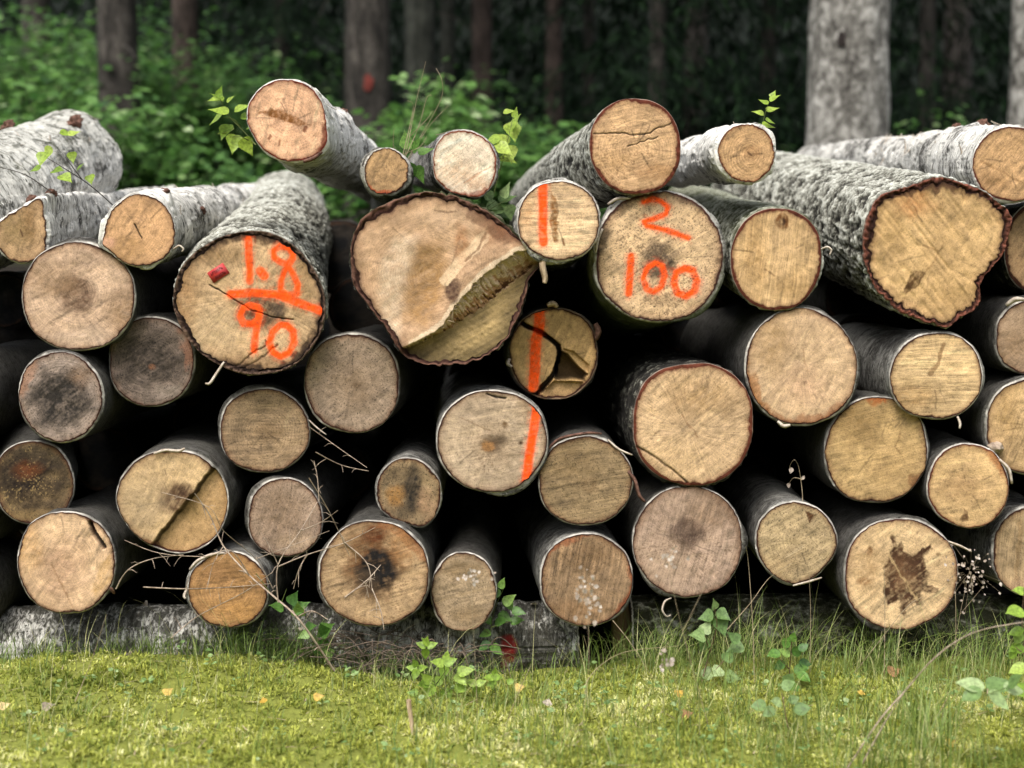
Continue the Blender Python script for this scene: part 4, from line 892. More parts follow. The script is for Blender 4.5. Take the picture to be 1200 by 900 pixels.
# added logs: near black ones darken the gaps, outer ones block side light
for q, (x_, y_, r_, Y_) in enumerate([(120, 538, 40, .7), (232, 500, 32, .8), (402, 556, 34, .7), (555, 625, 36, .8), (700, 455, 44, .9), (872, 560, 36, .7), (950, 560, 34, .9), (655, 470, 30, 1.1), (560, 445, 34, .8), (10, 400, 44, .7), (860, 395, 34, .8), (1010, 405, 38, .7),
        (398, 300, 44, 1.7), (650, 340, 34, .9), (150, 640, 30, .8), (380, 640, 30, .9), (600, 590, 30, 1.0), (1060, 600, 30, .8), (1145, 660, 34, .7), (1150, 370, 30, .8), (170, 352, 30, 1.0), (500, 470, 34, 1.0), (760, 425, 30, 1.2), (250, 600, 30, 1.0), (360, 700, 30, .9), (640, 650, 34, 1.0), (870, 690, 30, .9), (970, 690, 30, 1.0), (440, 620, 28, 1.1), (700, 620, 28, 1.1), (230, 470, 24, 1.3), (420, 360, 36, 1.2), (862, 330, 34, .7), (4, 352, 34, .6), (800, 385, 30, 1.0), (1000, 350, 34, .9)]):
    W('D%d' % q, (x_, y_), (r_, r_ * .96), 'added near black log that darkens a gap between the front logs', (16, 14, 12), Y=Y_, white=.05, dirty=.6, L=2.0 - Y_ * .5, dz=0, dx=0, taper=1.0, rimlight=(50, 45, 38), rimdark=(24, 18, 13), group='logs deep in the shadow of the stack')
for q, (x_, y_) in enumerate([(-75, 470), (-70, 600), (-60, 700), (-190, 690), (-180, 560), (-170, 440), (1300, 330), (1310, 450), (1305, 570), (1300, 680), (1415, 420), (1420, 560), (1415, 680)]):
    W('S%d' % q, (x_, y_), (58, 60), 'added log end beyond the picture edge, blocking light from the side', (186, 150, 106), white=.5, group='logs at the sides of the stack')
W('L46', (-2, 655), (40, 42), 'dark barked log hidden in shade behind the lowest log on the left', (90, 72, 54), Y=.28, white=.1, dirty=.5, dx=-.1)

# red plastic tag on the 1.8 log
P, S, c, Y = PX['L5']
face5 = FACES['L5']
def slab(cx, cz, w, h, y0, y1, ang, nb=None):
    ca, sa = math.cos(ang), math.sin(ang)
    q = [(-w / 2, -h / 2), (w / 2, -h / 2), (w / 2, h / 2), (-w / 2, h / 2)]
    V = [(cx + a * ca - b * sa, y, cz + a * sa + b * ca) for y in (y0, y1) for a, b in q]
    return np.array(V), np.array([[0, 1, 2, 3], [7, 6, 5, 4], [0, 4, 5, 1], [1, 5, 6, 2], [2, 6, 7, 3], [3, 7, 4, 0]])
tx, tz, ta = (256.5 - c[0]) / S, (c[1] - 320) / S, math.radians(33)
V, Q = slab(tx, tz, 22 / S, 14 / S, -.0032, .001, ta)
plate = mesh('tag', V, Q, M['red_tag'], face5); plate['label'] = 'small red plastic tag with dark print'
b = Batch()
for row, n_, dz_ in ((0, 7, 3.2), (1, 7, -3.4)):
    for q in range(n_):
        if row == 1 and q < 1: continue
        a_ = (-7.5 + q * 2.35) / S
        for (ox_, oz_, w_, h_) in ((-.55, 0, .45, 3.4), (.55, (.6 if q % 2 else -.6), .45, 2.4), (0, (1.4 if q % 3 else -1.4), 1.4, .55)):
            u_, v_ = a_ + ox_ / S, (dz_ + oz_) / S
            V, Q = slab(tx + u_ * math.cos(ta) - v_ * math.sin(ta), tz + u_ * math.sin(ta) + v_ * math.cos(ta), w_ / S, h_ / S, -.0042, -.003, ta)
            b.add(V, Q=Q)
b.build('print', M['tag_ink'], plate)

# splinters and curls of bark hanging off the ends
def rootof(key):
    return ROOTS[key]
for args in [('splinter', 'L21', [(636, 291, -.01), (637, 300, -.02), (635, 312, -.02), (639, 326, -.012), (638, 332, -.01)], 8, 'splint'),
             ('splinter', 'L21', [(618, 293, -.012), (628, 290, -.022), (637, 289, -.012)], 6, 'splint'),
             ('bark_flake', 'L20', [(697, 379, -.01), (701, 388, -.018), (698, 398, -.008)], 8, 'stub'),
             ('bark_flake', 'L20', [(641, 358, -.005), (648, 355, -.012), (653, 360, -.004)], 7, 'splint'),
             ('bark_flake', 'L20', [(597, 420, .0), (594, 426, -.012), (600, 430, -.004)], 5, 'peel'),
             ('bark_curl', 'L4', [(203, 292, -.002), (211, 287, -.012), (217, 292, -.016), (214, 295, -.014)], 2.5, 'peel'),
             ('bark_curl', 'L42', [(787, 701, -.008), (778, 702, -.03), (774, 712, -.04), (780, 721, -.035), (786, 720, -.02)], 2.6, 'peel'),
             ('bark_curl', 'L28', [(962, 292, 0), (968, 289, -.016), (973, 293, -.02), (970, 299, -.02)], 2.5, 'peel'),
             ('bark_curl', 'L11', [(182, 531, -.006), (196, 526, -.014), (212, 528, -.016), (220, 524, -.022)], 4, 'peel'),
             ('bark_curl', 'L26', [(712, 240, 0), (722, 233, -.012), (738, 233, -.006)], 4, 'peel'),
             ('bark_curl', 'L26', [(706, 268, .0), (700, 280, -.008), (698, 296, -.004)], 4, 'peel'),
             ('bark_curl', 'L15', [(222, 668, .006), (232, 656, -.008), (250, 648, -.006), (268, 648, .004)], 4, 'peel'),
             ('bark_curl', 'L15', [(219, 690, 0), (216, 698, -.012), (219, 700, -.016)], 4, 'peel'),
             ('bark_curl', 'L33', [(1123, 488, 0), (1125, 496, -.012), (1124, 502, -.014)], 3.5, 'peel'),
             ('bark_curl', 'L40', [(930, 687, 0), (948, 681, -.012), (962, 676, -.016)], 3, 'peel'),
             ('bark_curl', 'L34', [(1178, 358, 0), (1186, 350, -.014), (1196, 351, -.02)], 6, 'peel'),
             ('bark_curl', 'L12', [(362, 492, 0), (372, 500, -.02), (384, 508, -.03)], 2, 'peel'),
             ('bark_curl', 'L5', [(262, 424, -.004), (252, 440, -.014), (246, 450, -.02), (241, 449, -.02)], 3.6, 'peel'),
             ('bark_curl', 'L43', [(736, 552, 0), (744, 562, -.014), (748, 580, -.014), (756, 588, -.008)], 5, 'stub'),
             ('bark_curl', 'L43', [(640, 528, 0), (655, 512, -.014), (690, 506, -.012), (705, 508, 0)], 4, 'stub'),
             ('bark_curl', 'L43', [(712, 515, 0), (724, 526, -.012), (740, 532, -.02)], 3, 'peel'),
             ('bark_curl', 'L38', [(1170, 538, 0), (1180, 548, -.016), (1184, 566, -.012)], 4, 'peel'),
             ('bark_curl', 'L10', [(128, 690, .0), (136, 694, -.02), (133, 686, -.03)], 5, 'stub'),
             ('bark_curl', 'L41', [(1110, 634, 0), (1122, 638, -.012), (1136, 645, -.014)], 3, 'peel'),
             ('bark_curl', 'L1', [(355, 189, -.003), (368, 186, -.014), (378, 178, -.014)], 5, 'stub'),
             ('bark_curl', 'L32', [(912, 494, 0), (918, 500, -.012), (926, 498, -.012)], 5, 'peel')]:
    strip(args[0], rootof(args[1]), args[2], args[1], args[3], args[4])
for q in range(22):                                # torn fibres along the lip of the split log
    f = (q + .5) / 22; x_ = 482 + 152 * random.random(); y_ = float(np.interp(x_, [478, 485, 520, 533, 568, 607, 640], [405, 402, 382, 360, 321, 295, 289])) + random.uniform(-1, 3)
    l_ = random.uniform(3, 15) * random.random() ** .5 + 2; a_ = math.radians(random.choice([random.uniform(-35, 20), random.uniform(30, 120)]))
    strip('splinter', rootof('L21'), [(x_, y_, -.004 - .006 * f), (x_ + l_ * .5 * math.cos(a_), y_ + l_ * .5 * math.sin(a_), -.003), (x_ + l_ * math.cos(a_), y_ + l_ * math.sin(a_), .012)], 'L21', random.uniform(1.4, 3.6), 'splint')
rob = stub_lump('bark_lump', rootof('L37'), ((1166 - 1208) / PX['L37'][1], -.008, (500 - 524) / PX['L37'][1]), .02, 5, 'twig')
# ------------------------------------------------------------------ bed logs under the stack
G2 = 'bearer logs the stack rests on'
r_, f_ = W('B1', (600, 760), (46, 46), 'silvery birch log lying lengthwise under the stack, with a red paint smear', (150, 130, 100), Y=.14, exposed=True, white=.84, black=.95, flakes=20, dx=0, dz=0, L=2.9, taper=1.08, rough=.03,
            alg=(.12, 'a'), group=G2, spots=[(.20, 212, .026, 20, (150, 26, 20)), (.215, 230, .012, 16, (150, 60, 50))], saw=(40, .2))
r_.location = (at(677, 760, .13)[0][0], .15, .020); r_.rotation_euler = (math.radians(-1.0), math.radians(35), PI / 2)
r_, f_ = W('B2', (600, 760), (42, 42), 'dark weathered log lying lengthwise under the stack beyond the wooden stake', (120, 100, 78), Y=.14, bark='rough', exposed=True, white=.22, dx=0, dz=0, L=2.2, taper=1.0, rough=.006, alg=(.2, 'a'), group=G2, kind='cut_log')
r_.location = (at(738, 760, .13)[0][0], .17, .045); r_.rotation_euler = (0, 0, -PI / 2)

# stake in the gap between the two
p, s = at(722, 800, .12)
st = empty('wooden_stake', (p[0], .12, float(ground_h(p[0], .12))), 'short split wooden stake standing upright between the two bearer logs', 'stake')
def post(name, x0, x1, y0, y1, h, mat, top=.0):
    m = 14
    z = np.linspace(-.04, h, m); b_ = Batch()
    ring = [(x0, y0), ((x0 + x1) / 2, y0 - .006), (x1, y0), (x1, y1), (x0, y1)]
    V = []
    for q, zz in enumerate(z):
        for k, (a, c_) in enumerate(ring):
            V.append((a + .003 * math.sin(zz * 40 + k * 2), c_ + .003 * math.cos(zz * 31 + k), zz + (top * (a - x0) if q == m - 1 else 0)))
    n = 5; i = np.arange(m - 1)[:, None] * n; j = np.arange(n)[None]; k = (j + 1) % n
    Q = np.stack([i + j, i + k, i + n + k, i + n + j], -1).reshape(-1, 4)
    T = np.array([[0, 1, 2], [0, 2, 3], [0, 3, 4]]) + (m - 1) * n
    b_.add(V, T=T, Q=Q)
    return b_.build(name, M[mat], st)
post('shaft', -.010, .036, 0, .04, .17, 'stake', .6)

# ------------------------------------------------------------------ ground: one sheet to the horizon
def graded(a, b, step, far, n):
    core = np.arange(a, b + step / 2, step)
    e = np.cumsum(np.geomspace(step, far / n * 3.2, n))
    return core, e
def hummock(x, y):
    return .016 * fbm(x * 8, y * 8, 0, 3, 7) + .007 * vnoise(x * 24, y * 24, 1, 8)


cx, ex = graded(-2.6, 2.6, .02, 200, 46)
X_ = np.concatenate([(-2.6 - ex)[::-1], cx, 2.6 + ex])
cy_, ey = graded(-1.5, .5, .016, 120, 60)
ey2 = np.cumsum(np.geomspace(.05, 12, 24))
Y_ = np.concatenate([(-1.5 - ey2)[::-1], cy_, .5 + ey])
GX, GY = np.meshgrid(X_, Y_)
GZ = ground_h(GX, GY)
near = np.exp(-np.clip(np.abs(GX) - 2.4, 0, None)) * sm(.5, .2, GY)
GZ = GZ + near * hummock(GX, GY)
nx, ny = len(X_), len(Y_)
i = np.arange(ny - 1)[:, None] * nx; j = np.arange(nx - 1)[None]
Q = np.stack([i + j, i + j + 1, i + nx + j + 1, i + nx + j], -1).reshape(-1, 4)
g = mesh('ground', np.stack([GX, GY, GZ], -1).reshape(-1, 3), Q, M['ground'], smooth=True)
tag(g, 'mossy ground in front of the stack rising to forest floor behind', 'ground', kind='structure')


def gz(x, y):
    return ground_h(x, y) + hummock(x, y) * sm(.5, .2, y)

# ------------------------------------------------------------------ moss
def moss():
    n = 26000
    x = RNG.uniform(-1.65, 1.65, n); y = RNG.uniform(-1.15, .06, n) ** 1
    edge = .0 + .10 * vnoise(x * 2.2, 0, 0, 15) - .05 * np.exp(-((x + .25) / .25) ** 2) - .05 * sm(.3, .6, x) - .06 * np.exp(-((x + .1) / .4) ** 2)
    dens = sm(edge + .03, edge - .10, y) * np.clip(.75 + .8 * fbm(x * 4, y * 4, 0, 3, 16), .5, 1)
    k = RNG.random(n) < dens
    x, y = x[k], y[k]; z = gz(x, y)
    n = len(x)
    B = 7
    ang = RNG.uniform(0, 2 * PI, (n, B)); lean = RNG.uniform(.15, 1.25, (n, B))
    ln = RNG.uniform(.010, .026, (n, B)) * (1 + .5 * np.clip(fbm(x * 7, y * 7, 0, 2, 18), -1, 1))[:, None]
    wd = RNG.uniform(.0015, .0036, (n, B))
    dx_, dy_ = np.cos(ang) * np.sin(lean), np.sin(ang) * np.sin(lean); dz_ = np.cos(lean)
    P = np.stack([x, y, z - .002], -1)[:, None]
    D = np.stack([dx_, dy_, dz_], -1)
    Sd = np.stack([-np.sin(ang), np.cos(ang), np.zeros_like(ang)], -1)
    mid = P + D * (ln * .55)[..., None]; tip = P + D * ln[..., None] - np.array([0, 0, 1]) * (ln * .25 * np.sin(lean))[..., None]
    V = np.stack([np.broadcast_to(P, mid.shape), mid - Sd * wd[..., None], mid + Sd * wd[..., None], tip], 2).reshape(-1, 3)
    m = n * B
    T = (np.array([[0, 2, 1], [1, 2, 3]])[None] + (np.arange(m) * 4)[:, None, None]).reshape(-1, 3)
    r = np.clip(.44 + (.40 * fbm(x * 2.6, y * 2.6, 0, 4, 17) + .30 * fbm(x * 13, y * 13, 0, 2, 19))[:, None] + RNG.uniform(-.3, .3, (n, B)) + (.22 * sm(.1, -.6, y))[:, None], 0, 1)
    b = Batch(); b.add(V, T=T, r=np.repeat(r.ravel(), 4))
    tag(b.build('moss', M['moss']), 'yellow green moss carpet in front of the stack', 'moss', kind='stuff')
moss()


def blades(b, x, y, h, w, lean, az, r, z=None, seg=5):
    n = len(x); z = gz(x, y) if z is None else z
    t = np.linspace(0, 1, seg + 1)[None]
    lean = lean[:, None]; h = h[:, None]
    a = lean * t
    px = h * np.cumsum(np.sin(a), 1) / (seg + 1); pz = h * np.cumsum(np.cos(a), 1) / (seg + 1)
    cxx = x[:, None] + px * np.cos(az)[:, None]; cyy = y[:, None] + px * np.sin(az)[:, None]; czz = z[:, None] + pz - .01
    sx, sy = -np.sin(az)[:, None], np.cos(az)[:, None]
    ww = w[:, None] * (1 - t ** 1.6 * .92)
    L_ = np.stack([cxx - sx * ww, cyy - sy * ww, czz], -1); R_ = np.stack([cxx + sx * ww, cyy + sy * ww, czz + ww * .4], -1)
    V = np.stack([L_, R_], 2).reshape(-1, 3)
    q = np.arange(seg) * 2
    Q = np.stack([q, q + 1, q + 3, q + 2], -1)[None] + (np.arange(n) * (seg + 1) * 2)[:, None, None]
    b.add(V, Q=Q.reshape(-1, 4), r=np.repeat(r, (seg + 1) * 2))


def grass():
    b = Batch()
    def zone(n, x0, x1, y0, y1, h0, h1, l0, l1, r0=0, r1=1, w0=.0009, w1=.0020, clump=0):
        x = RNG.uniform(x0, x1, n); y = RNG.uniform(y0, y1, n)
        if clump:
            cxs = RNG.uniform(x0, x1, clump); cys = RNG.uniform(y0, y1, clump); q = RNG.integers(0, clump, n)
            x = cxs[q] + RNG.normal(0, .035, n); y = cys[q] + RNG.normal(0, .03, n)
        y = np.minimum(y, .08)
        blades(b, x, y, RNG.uniform(h0, h1, n), RNG.uniform(w0, w1, n), RNG.uniform(l0, l1, n), RNG.uniform(0, 2 * PI, n), RNG.uniform(r0, r1, n))
    zone(1500, .15, 1.6, -.20, .06, .06, .22, .6, 2.3, .1, 1, .0006, .0014, clump=80)
    zone(260, .55, 1.6, -.2, .04, .12, .30, .5, 2.2, .1, 1, .0006, .0014, clump=40)
    zone(900, -.85, -.25, -.07, .08, .08, .20, .8, 2.2, 0, .5, .0006, .0012, clump=22)
    zone(500, -1.6, -.8, -.06, .06, .03, .09, .3, 1.6, 0, .7)
    zone(800, .4, 1.4, -.85, -.2, .04, .12, .5, 2.0, .2, .95, .0006, .0015, clump=70)
    zone(170, .65, 1.05, -.95, -.5, .10, .24, .3, 1.5, .3, .9, .0013, .0026, clump=12)
    zone(700, -.3, .6, -.9, -.1, .03, .09, .4, 1.6, .2, .9)
    zone(900, -1.4, .2, -1.0, -.1, .02, .06, .4, 1.6, .3, 1)
    zone(1900, -1.5, 1.5, -1.0, .0, .04, .13, .5, 2.0, .25, 1, .0006, .0014, clump=170)
    zone(900, -.2, 1.5, -1.0, -.1, .08, .20, .5, 2.0, .3, 1, .0006, .0014, clump=60)
    zone(500, -1.6, .1, -.10, .05, .06, .16, .8, 2.4, .1, .9, .0005, .0011, clump=40)
    zone(160, -1.3, 1.4, -.8, .0, .10, .28, .6, 1.6, .88, 1, .0006, .0011)
    tag(b.build('grass', M['grass']), 'thin green and straw coloured grass at the foot of the stack', 'grass', kind='stuff')
grass()

# dry needles, bits of bark and broken grass lying about
def litter():
    b = Batch()
    n = 1500
    x = RNG.uniform(-1.6, 1.6, n); y = RNG.uniform(-.9, .1, n)
    keep = RNG.random(n) < (.25 + .75 * sm(-.25, .05, y)); x, y = x[keep], y[keep]; n = len(x)
    z = gz(x, y) + RNG.uniform(.003, .014, n)
    a = RNG.uniform(0, PI, n); l = RNG.uniform(.01, .06, n); w = RNG.uniform(.0006, .0016, n); t = RNG.uniform(-.25, .25, n)
    D = np.stack([np.cos(a), np.sin(a), t], -1) * (l / 2)[:, None]; Sd = np.stack([-np.sin(a), np.cos(a), a * 0], -1) * w[:, None]
    C = np.stack([x, y, z], -1); U = np.array([0, 0, .0012])
    V = np.stack([C - D - Sd, C - D + Sd, C + Sd + U, C - Sd + U, C + D + Sd * .4, C + D - Sd * .4], 1).reshape(-1, 3)
    Q = np.array([[0, 1, 2, 3], [3, 2, 4, 5]])[None] + (np.arange(n) * 6)[:, None, None]
    b.add(V, Q=Q.reshape(-1, 4), r=0)
    tag(b.build('forest_litter', M['dry']), 'dry needles and stalk bits strewn over the moss', 'litter', kind='stuff')
litter()


# small round leaved weeds scattered through the moss
def weeds():
    b = Batch(); n = 260
    x = RNG.uniform(-1.5, 1.5, n); y = RNG.uniform(-.9, .02, n)
    k = RNG.random(n) < np.where(x > .1, 1, .45); x, y = x[k], y[k]
    for q in range(len(x)):
        m = RNG.integers(2, 6); a = RNG.uniform(0, 2 * PI, m); z = float(gz(x[q], y[q])); h = RNG.uniform(.012, .045)
        P = np.stack([x[q] + .006 * np.cos(a), y[q] + .006 * np.sin(a), z + h + RNG.uniform(-.008, .008, m)], -1)
        leaves(b, P, np.stack([np.cos(a), np.sin(a), RNG.uniform(-.1, .6, m)], -1), np.stack([RNG.normal(0, .25, m), -.4 + RNG.normal(0, .25, m), np.ones(m)], -1), RNG.uniform(.007, .019, m), 'plain', 1.2)
        b.tube(np.array([[x[q], y[q], z - .01], [x[q], y[q], z + h]]), .0007, 3, r=.3)
    tag(b.build('ground_cover', M['blue']), 'small pale green weeds scattered through the moss', 'weeds', kind='stuff')
weeds()


# ------------------------------------------------------------------ plants given by the photo positions of their stems
def smooth_pts(P, k=6):
    P = np.asarray(P, float)
    if len(P) < 3: 
        t = np.linspace(0, 1, k + 1)[:, None]; return P[0] * (1 - t) + P[-1] * t
    t = np.linspace(0, len(P) - 1, (len(P) - 1) * k + 1); out = []
    for q in t:
        i = int(min(len(P) - 2, math.floor(q))); f = q - i
        p0, p1, p2, p3 = P[max(0, i - 1)], P[i], P[i + 1], P[min(len(P) - 1, i + 2)]
        out.append(.5 * ((2 * p1) + (-p0 + p2) * f + (2 * p0 - 5 * p1 + 4 * p2 - p3) * f * f + (-p0 + 3 * p1 - 3 * p2 + p3) * f ** 3))
    return np.array(out)


def stems_of(stems, Y, base):
    out = []
    for pts in stems:
        W_ = []
        for q, p in enumerate(pts):
            yy = Y + (p[2] if len(p) > 2 else .02 * math.sin(q * 2.1 + pts[0][0]))
            W_.append(at(p[0], p[1], yy)[0])
        out.append(smooth_pts(W_))
    return out


def plant(name, label, cat, Y, stems, leaf_px=(), mat='fresh', smat='stem', w=.0017, tmpl='ovate', group=None, width=1.0, auto=0, size=18, facing=.5, foot=None):
    """stems: lists of photo points; leaf_px: (x, y, length px, direction degrees [, dy])"""
    rg = np.random.default_rng(int(abs(stems[0][0][0] * 7 + stems[0][0][1])))
    if stems[0][0][1] > 784: Y = float(on_ground(*stems[0][0][:2])[1])      # rooted in the ground
    base, S = at(stems[0][0][0], stems[0][0][1], Y)
    root = empty(name, base, label, cat, group)
    b = Batch(); sp = stems_of(stems, Y, base)
    for P in sp:
        n = len(P); rad = w * np.linspace(1, .45, n)
        b.tube(P - base, rad, 5)
    b.build('stem', M[smat], root, smooth=True)
    P_, D_, N_, S_ = [], [], [], []
    for lf in leaf_px:
        x, y, l, dg = lf[:4]; dy = lf[4] if len(lf) > 4 else rg.uniform(-.03, .03)
        p, s = at(x, y, Y + dy); a = math.radians(dg)
        d = np.array([math.cos(a), rg.uniform(-.7, .3), math.sin(a)]); P_.append(p - base); D_.append(d)
        N_.append(np.array([rg.uniform(-.3, .3), -facing, 1 - facing * .6])); S_.append(l / s * {'nettle': .8, 'ovate': .8}.get(tmpl, .95))
    for P in (sp if auto else []):
        for q in range(auto):
            f = rg.uniform(.35, 1); i = int(f * (len(P) - 1))
            a = rg.uniform(0, 2 * PI)
            P_.append(P[i] - base); D_.append(np.array([math.cos(a), math.sin(a) * .8 - .2, rg.uniform(-.3, .5)]))
            N_.append(np.array([rg.uniform(-.4, .4), -facing + rg.uniform(-.3, .3), 1 - facing * .6])); S_.append(size / S * rg.uniform(.6, 1.1))
    if P_:
        l = Batch(); leaves(l, np.array(P_), np.array(D_), np.array(N_), np.array(S_), tmpl, width)
        l.build('leaves', M[mat], root, smooth=True)
    return root


GS = 'leafy shoots sprouting between the logs'
plant('leafy_sprig', 'bright leafy sprig poking out left of the topmost peachy log end', 'sprig', .02, [[(300, 170), (284, 152), (268, 136), (258, 116)], [(298, 168), (282, 160), (272, 160)], [(284, 152), (274, 140), (262, 138)]],
      [(268, 132, 26, 170), (275, 130, 24, 20), (262, 132, 26, 215), (268, 146, 26, 250), (282, 138, 24, 10), (276, 158, 28, 265), (284, 162, 26, 300), (262, 118, 20, 150), (256, 114, 16, 70), (266, 120, 14, 40), (290, 150, 20, 20), (274, 150, 22, 200), (262, 114, 22, 195)], 'fresh', tmpl='tri', group=GS, width=.95)
plant('leafy_sprig', 'thin leafy sprig rising beside the pale creamy log end', 'sprig', .25, [[(572, 250), (586, 200), (596, 160), (602, 134)], [(590, 185), (580, 168)], [(575, 190), (590, 185), (608, 188)]],
      [(600, 150, 22, 60), (592, 158, 26, 250), (586, 162, 28, 200), (596, 144, 24, 300), (580, 170, 30, 330), (603, 138, 14, 80), (590, 132, 16, 10), (580, 176, 24, 190), (596, 170, 26, 280), (586, 184, 26, 340), (600, 146, 26, 280)], 'fresh', tmpl='tri', group=GS)
plant('leafy_sprig', 'small upright leafy sprig standing behind the white banded birch log', 'sprig', .12, [[(892, 158), (896, 135), (904, 112)]],
      [(898, 130, 17, 15), (895, 134, 16, 165), (902, 118, 15, 30), (900, 122, 14, 150), (904, 114, 11, 60), (893, 146, 18, 350), (894, 148, 16, 190), (897, 140, 14, 340)], 'fresh', tmpl='tri', group=GS)
plant('leafy_twig', 'dark bare twig with a few leaves lying on the thick white log', 'twig', .05, [[(132, 240, .05), (104, 216), (70, 194), (36, 174, .1)], [(96, 210), (76, 184)], [(60, 225), (30, 205), (0, 196)]],
      [(60, 172, 20, 240, .05), (52, 178, 22, 260), (84, 178, 16, 280), (70, 155, 18, 350), (80, 158, 16, 20), (62, 200, 20, 0), (72, 205, 22, 330), (48, 196, 16, 200), (105, 205, 16, 290), (90, 200, 16, 40)], 'fresh', 'darktwig', .0018, tmpl='tri')
b_pts = [[(468, 205), (478, 168), (488, 118), (499, 72)], [(470, 200), (490, 165), (516, 118), (518, 95), (511, 80)], [(472, 200), (500, 152), (525, 124)], [(470, 190), (482, 140), (484, 122), (477, 118)], [(480, 160), (500, 140), (507, 130)], [(466, 196), (461, 170), (462, 150)], [(474, 180), (492, 172), (500, 160)], [(470, 195), (490, 150), (500, 115), (506, 112)]]
plant('dry_grass_bunch', 'bunch of dry grass stems and twigs sticking up between the upper logs', 'dry grass', .08, b_pts, [(478, 175, 26, 100), (484, 178, 24, 60), (490, 180, 22, 20), (472, 185, 24, 120), (480, 190, 30, 270), (486, 195, 26, 300), (476, 198, 26, 240)], 'mid', 'dry', .0011, tmpl='tri')
plant('leafy_sprig', 'low green leaf cluster wedged between the split log and the striped pale log', 'sprig', .03, [[(555, 262), (575, 245), (598, 232)], [(560, 250), (580, 236)]],
      [(560, 246, 26, 10), (570, 240, 26, 350), (578, 244, 26, 330), (585, 236, 24, 20), (566, 250, 26, 300), (590, 232, 22, 70), (596, 240, 22, 280), (575, 234, 22, 120), (556, 240, 20, 160), (588, 246, 22, 200)], 'blue', tmpl='tri', group=GS)

GP = 'seedlings growing at the foot of the stack'
plant('nettle_seedling', 'tallest pale green seedling with tiered leaves before the silvery birch log', 'seedling', -.06, [[(512, 822), (508, 790), (500, 756)], [(510, 800), (490, 784)], [(511, 802), (524, 784)]],
      [(499, 757, 17, 80), (500, 758, 18, 160), (500, 758, 18, 20), (499, 760, 19, 265), (502, 756, 15, 130), (489, 784, 18, 170), (489, 784, 18, 250), (490, 784, 17, 20), (488, 782, 15, 110)], 'nettle', tmpl='nettle', group=GP, facing=.75)
plant('nettle_seedling', 'bushy pale green seedling crowded with toothed leaves in front of the silvery log', 'seedling', -.10, [[(522, 822), (522, 798), (520, 776)], [(522, 805), (538, 790)], [(522, 808), (504, 800)], [(522, 812), (530, 806)]],
      [(520, 778, 22, 20), (520, 778, 22, 160), (521, 780, 22, 260), (522, 776, 18, 80), (536, 788, 26, 10), (534, 790, 24, 320), (505, 800, 24, 180), (505, 800, 22, 130), (510, 804, 24, 230), (525, 806, 26, 255), (532, 806, 22, 350), (518, 796, 22, 200), (516, 812, 24, 270), (490, 812, 18, 180), (496, 810, 18, 10)], 'nettle', tmpl='nettle', group=GP, facing=.75)
plant('nettle_seedling', 'small paired leaf seedling under the red smear of the silvery log', 'seedling', -.06, [[(582, 825), (580, 805), (578, 792)], [(560, 822), (558, 800)]],
      [(578, 794, 17, 10), (578, 794, 17, 170), (578, 796, 17, 265), (579, 792, 14, 80), (558, 802, 17, 20), (558, 802, 18, 160), (558, 804, 16, 280), (594, 800, 14, 20), (580, 798, 15, 210)], 'nettle', tmpl='nettle', group=GP, facing=.75)
plant('green_seedling', 'dark green sapling with glossy leaves covering the gap by the red smear', 'seedling', -.10, [[(576, 800), (574, 760), (578, 720), (590, 690)], [(576, 735), (598, 728)], [(575, 745), (566, 735)]],
      [(576, 728, 22, 150), (580, 730, 22, 20), (598, 728, 22, 10), (575, 740, 20, 200), (574, 752, 24, 215), (576, 756, 22, 320), (585, 718, 24, 330), (590, 708, 24, 40), (584, 700, 22, 120), (592, 700, 24, 300), (570, 720, 20, 240), (600, 715, 22, 350), (578, 712, 22, 180), (586, 690, 18, 70)], 'mid', tmpl='nettle', group=GP, facing=.7)
plant('leafy_vine', 'trailing vine with pale backed leaves below the thorny twigs', 'vine', -.08, [[(300, 672), (324, 703), (348, 722), (374, 756), (392, 785)], [(330, 706), (336, 690)]],
      [(350, 722, 22, 90), (344, 716, 24, 30), (358, 736, 18, 20), (376, 742, 26, 40), (372, 752, 28, 300), (380, 744, 22, 100), (332, 712, 20, 160), (340, 708, 20, 60), (386, 760, 18, 270), (362, 742, 16, 200)], 'mid', 'stem', .0014, tmpl='tri', facing=.7)
plant('green_seedling', 'wilting two headed seedling with grey green leaves before the dark bearer log', 'seedling', -.08, [[(822, 800), (830, 770), (840, 735), (837, 712)], [(832, 765), (826, 745)], [(834, 790), (852, 770)]],
      [(838, 714, 16, 100), (840, 716, 22, 330), (836, 720, 22, 200), (842, 724, 26, 290), (834, 722, 18, 240), (826, 745, 24, 170), (828, 748, 22, 250), (824, 742, 20, 60), (870, 755, 24, 200), (866, 752, 20, 140), (850, 775, 20, 60), (846, 784, 22, 200), (836, 790, 24, 180), (850, 792, 22, 350)], 'blue', 'redstem', tmpl='tri', group=GP, facing=.7)
plant('green_seedling', 'leafy seedling with folded rounded leaves under the slanted greyish end', 'seedling', -.07, [[(924, 805), (926, 775), (928, 752)], [(926, 785), (912, 770)]],
      [(926, 768, 20, 150), (914, 764, 22, 190), (918, 758, 20, 60), (928, 752, 16, 80), (930, 768, 20, 60), (936, 776, 20, 350), (934, 788, 24, 330), (930, 786, 24, 20), (920, 776, 20, 215), (936, 762, 18, 30), (932, 800, 22, 250)], 'mid', 'redstem', tmpl='ovate', group=GP, facing=.7, width=1.1)
plant('green_seedling', 'small pale seedling standing alone in the moss', 'seedling', -.45, [[(926, 866), (922, 845), (916, 812)]],
      [(916, 806, 22, 30), (920, 802, 22, 60), (898, 826, 24, 190), (916, 824, 20, 160), (924, 822, 18, 20), (930, 832, 26, 10), (908, 830, 22, 210)], 'blue', 'redstem', tmpl='ovate', group=GP, facing=.7, width=1.2)
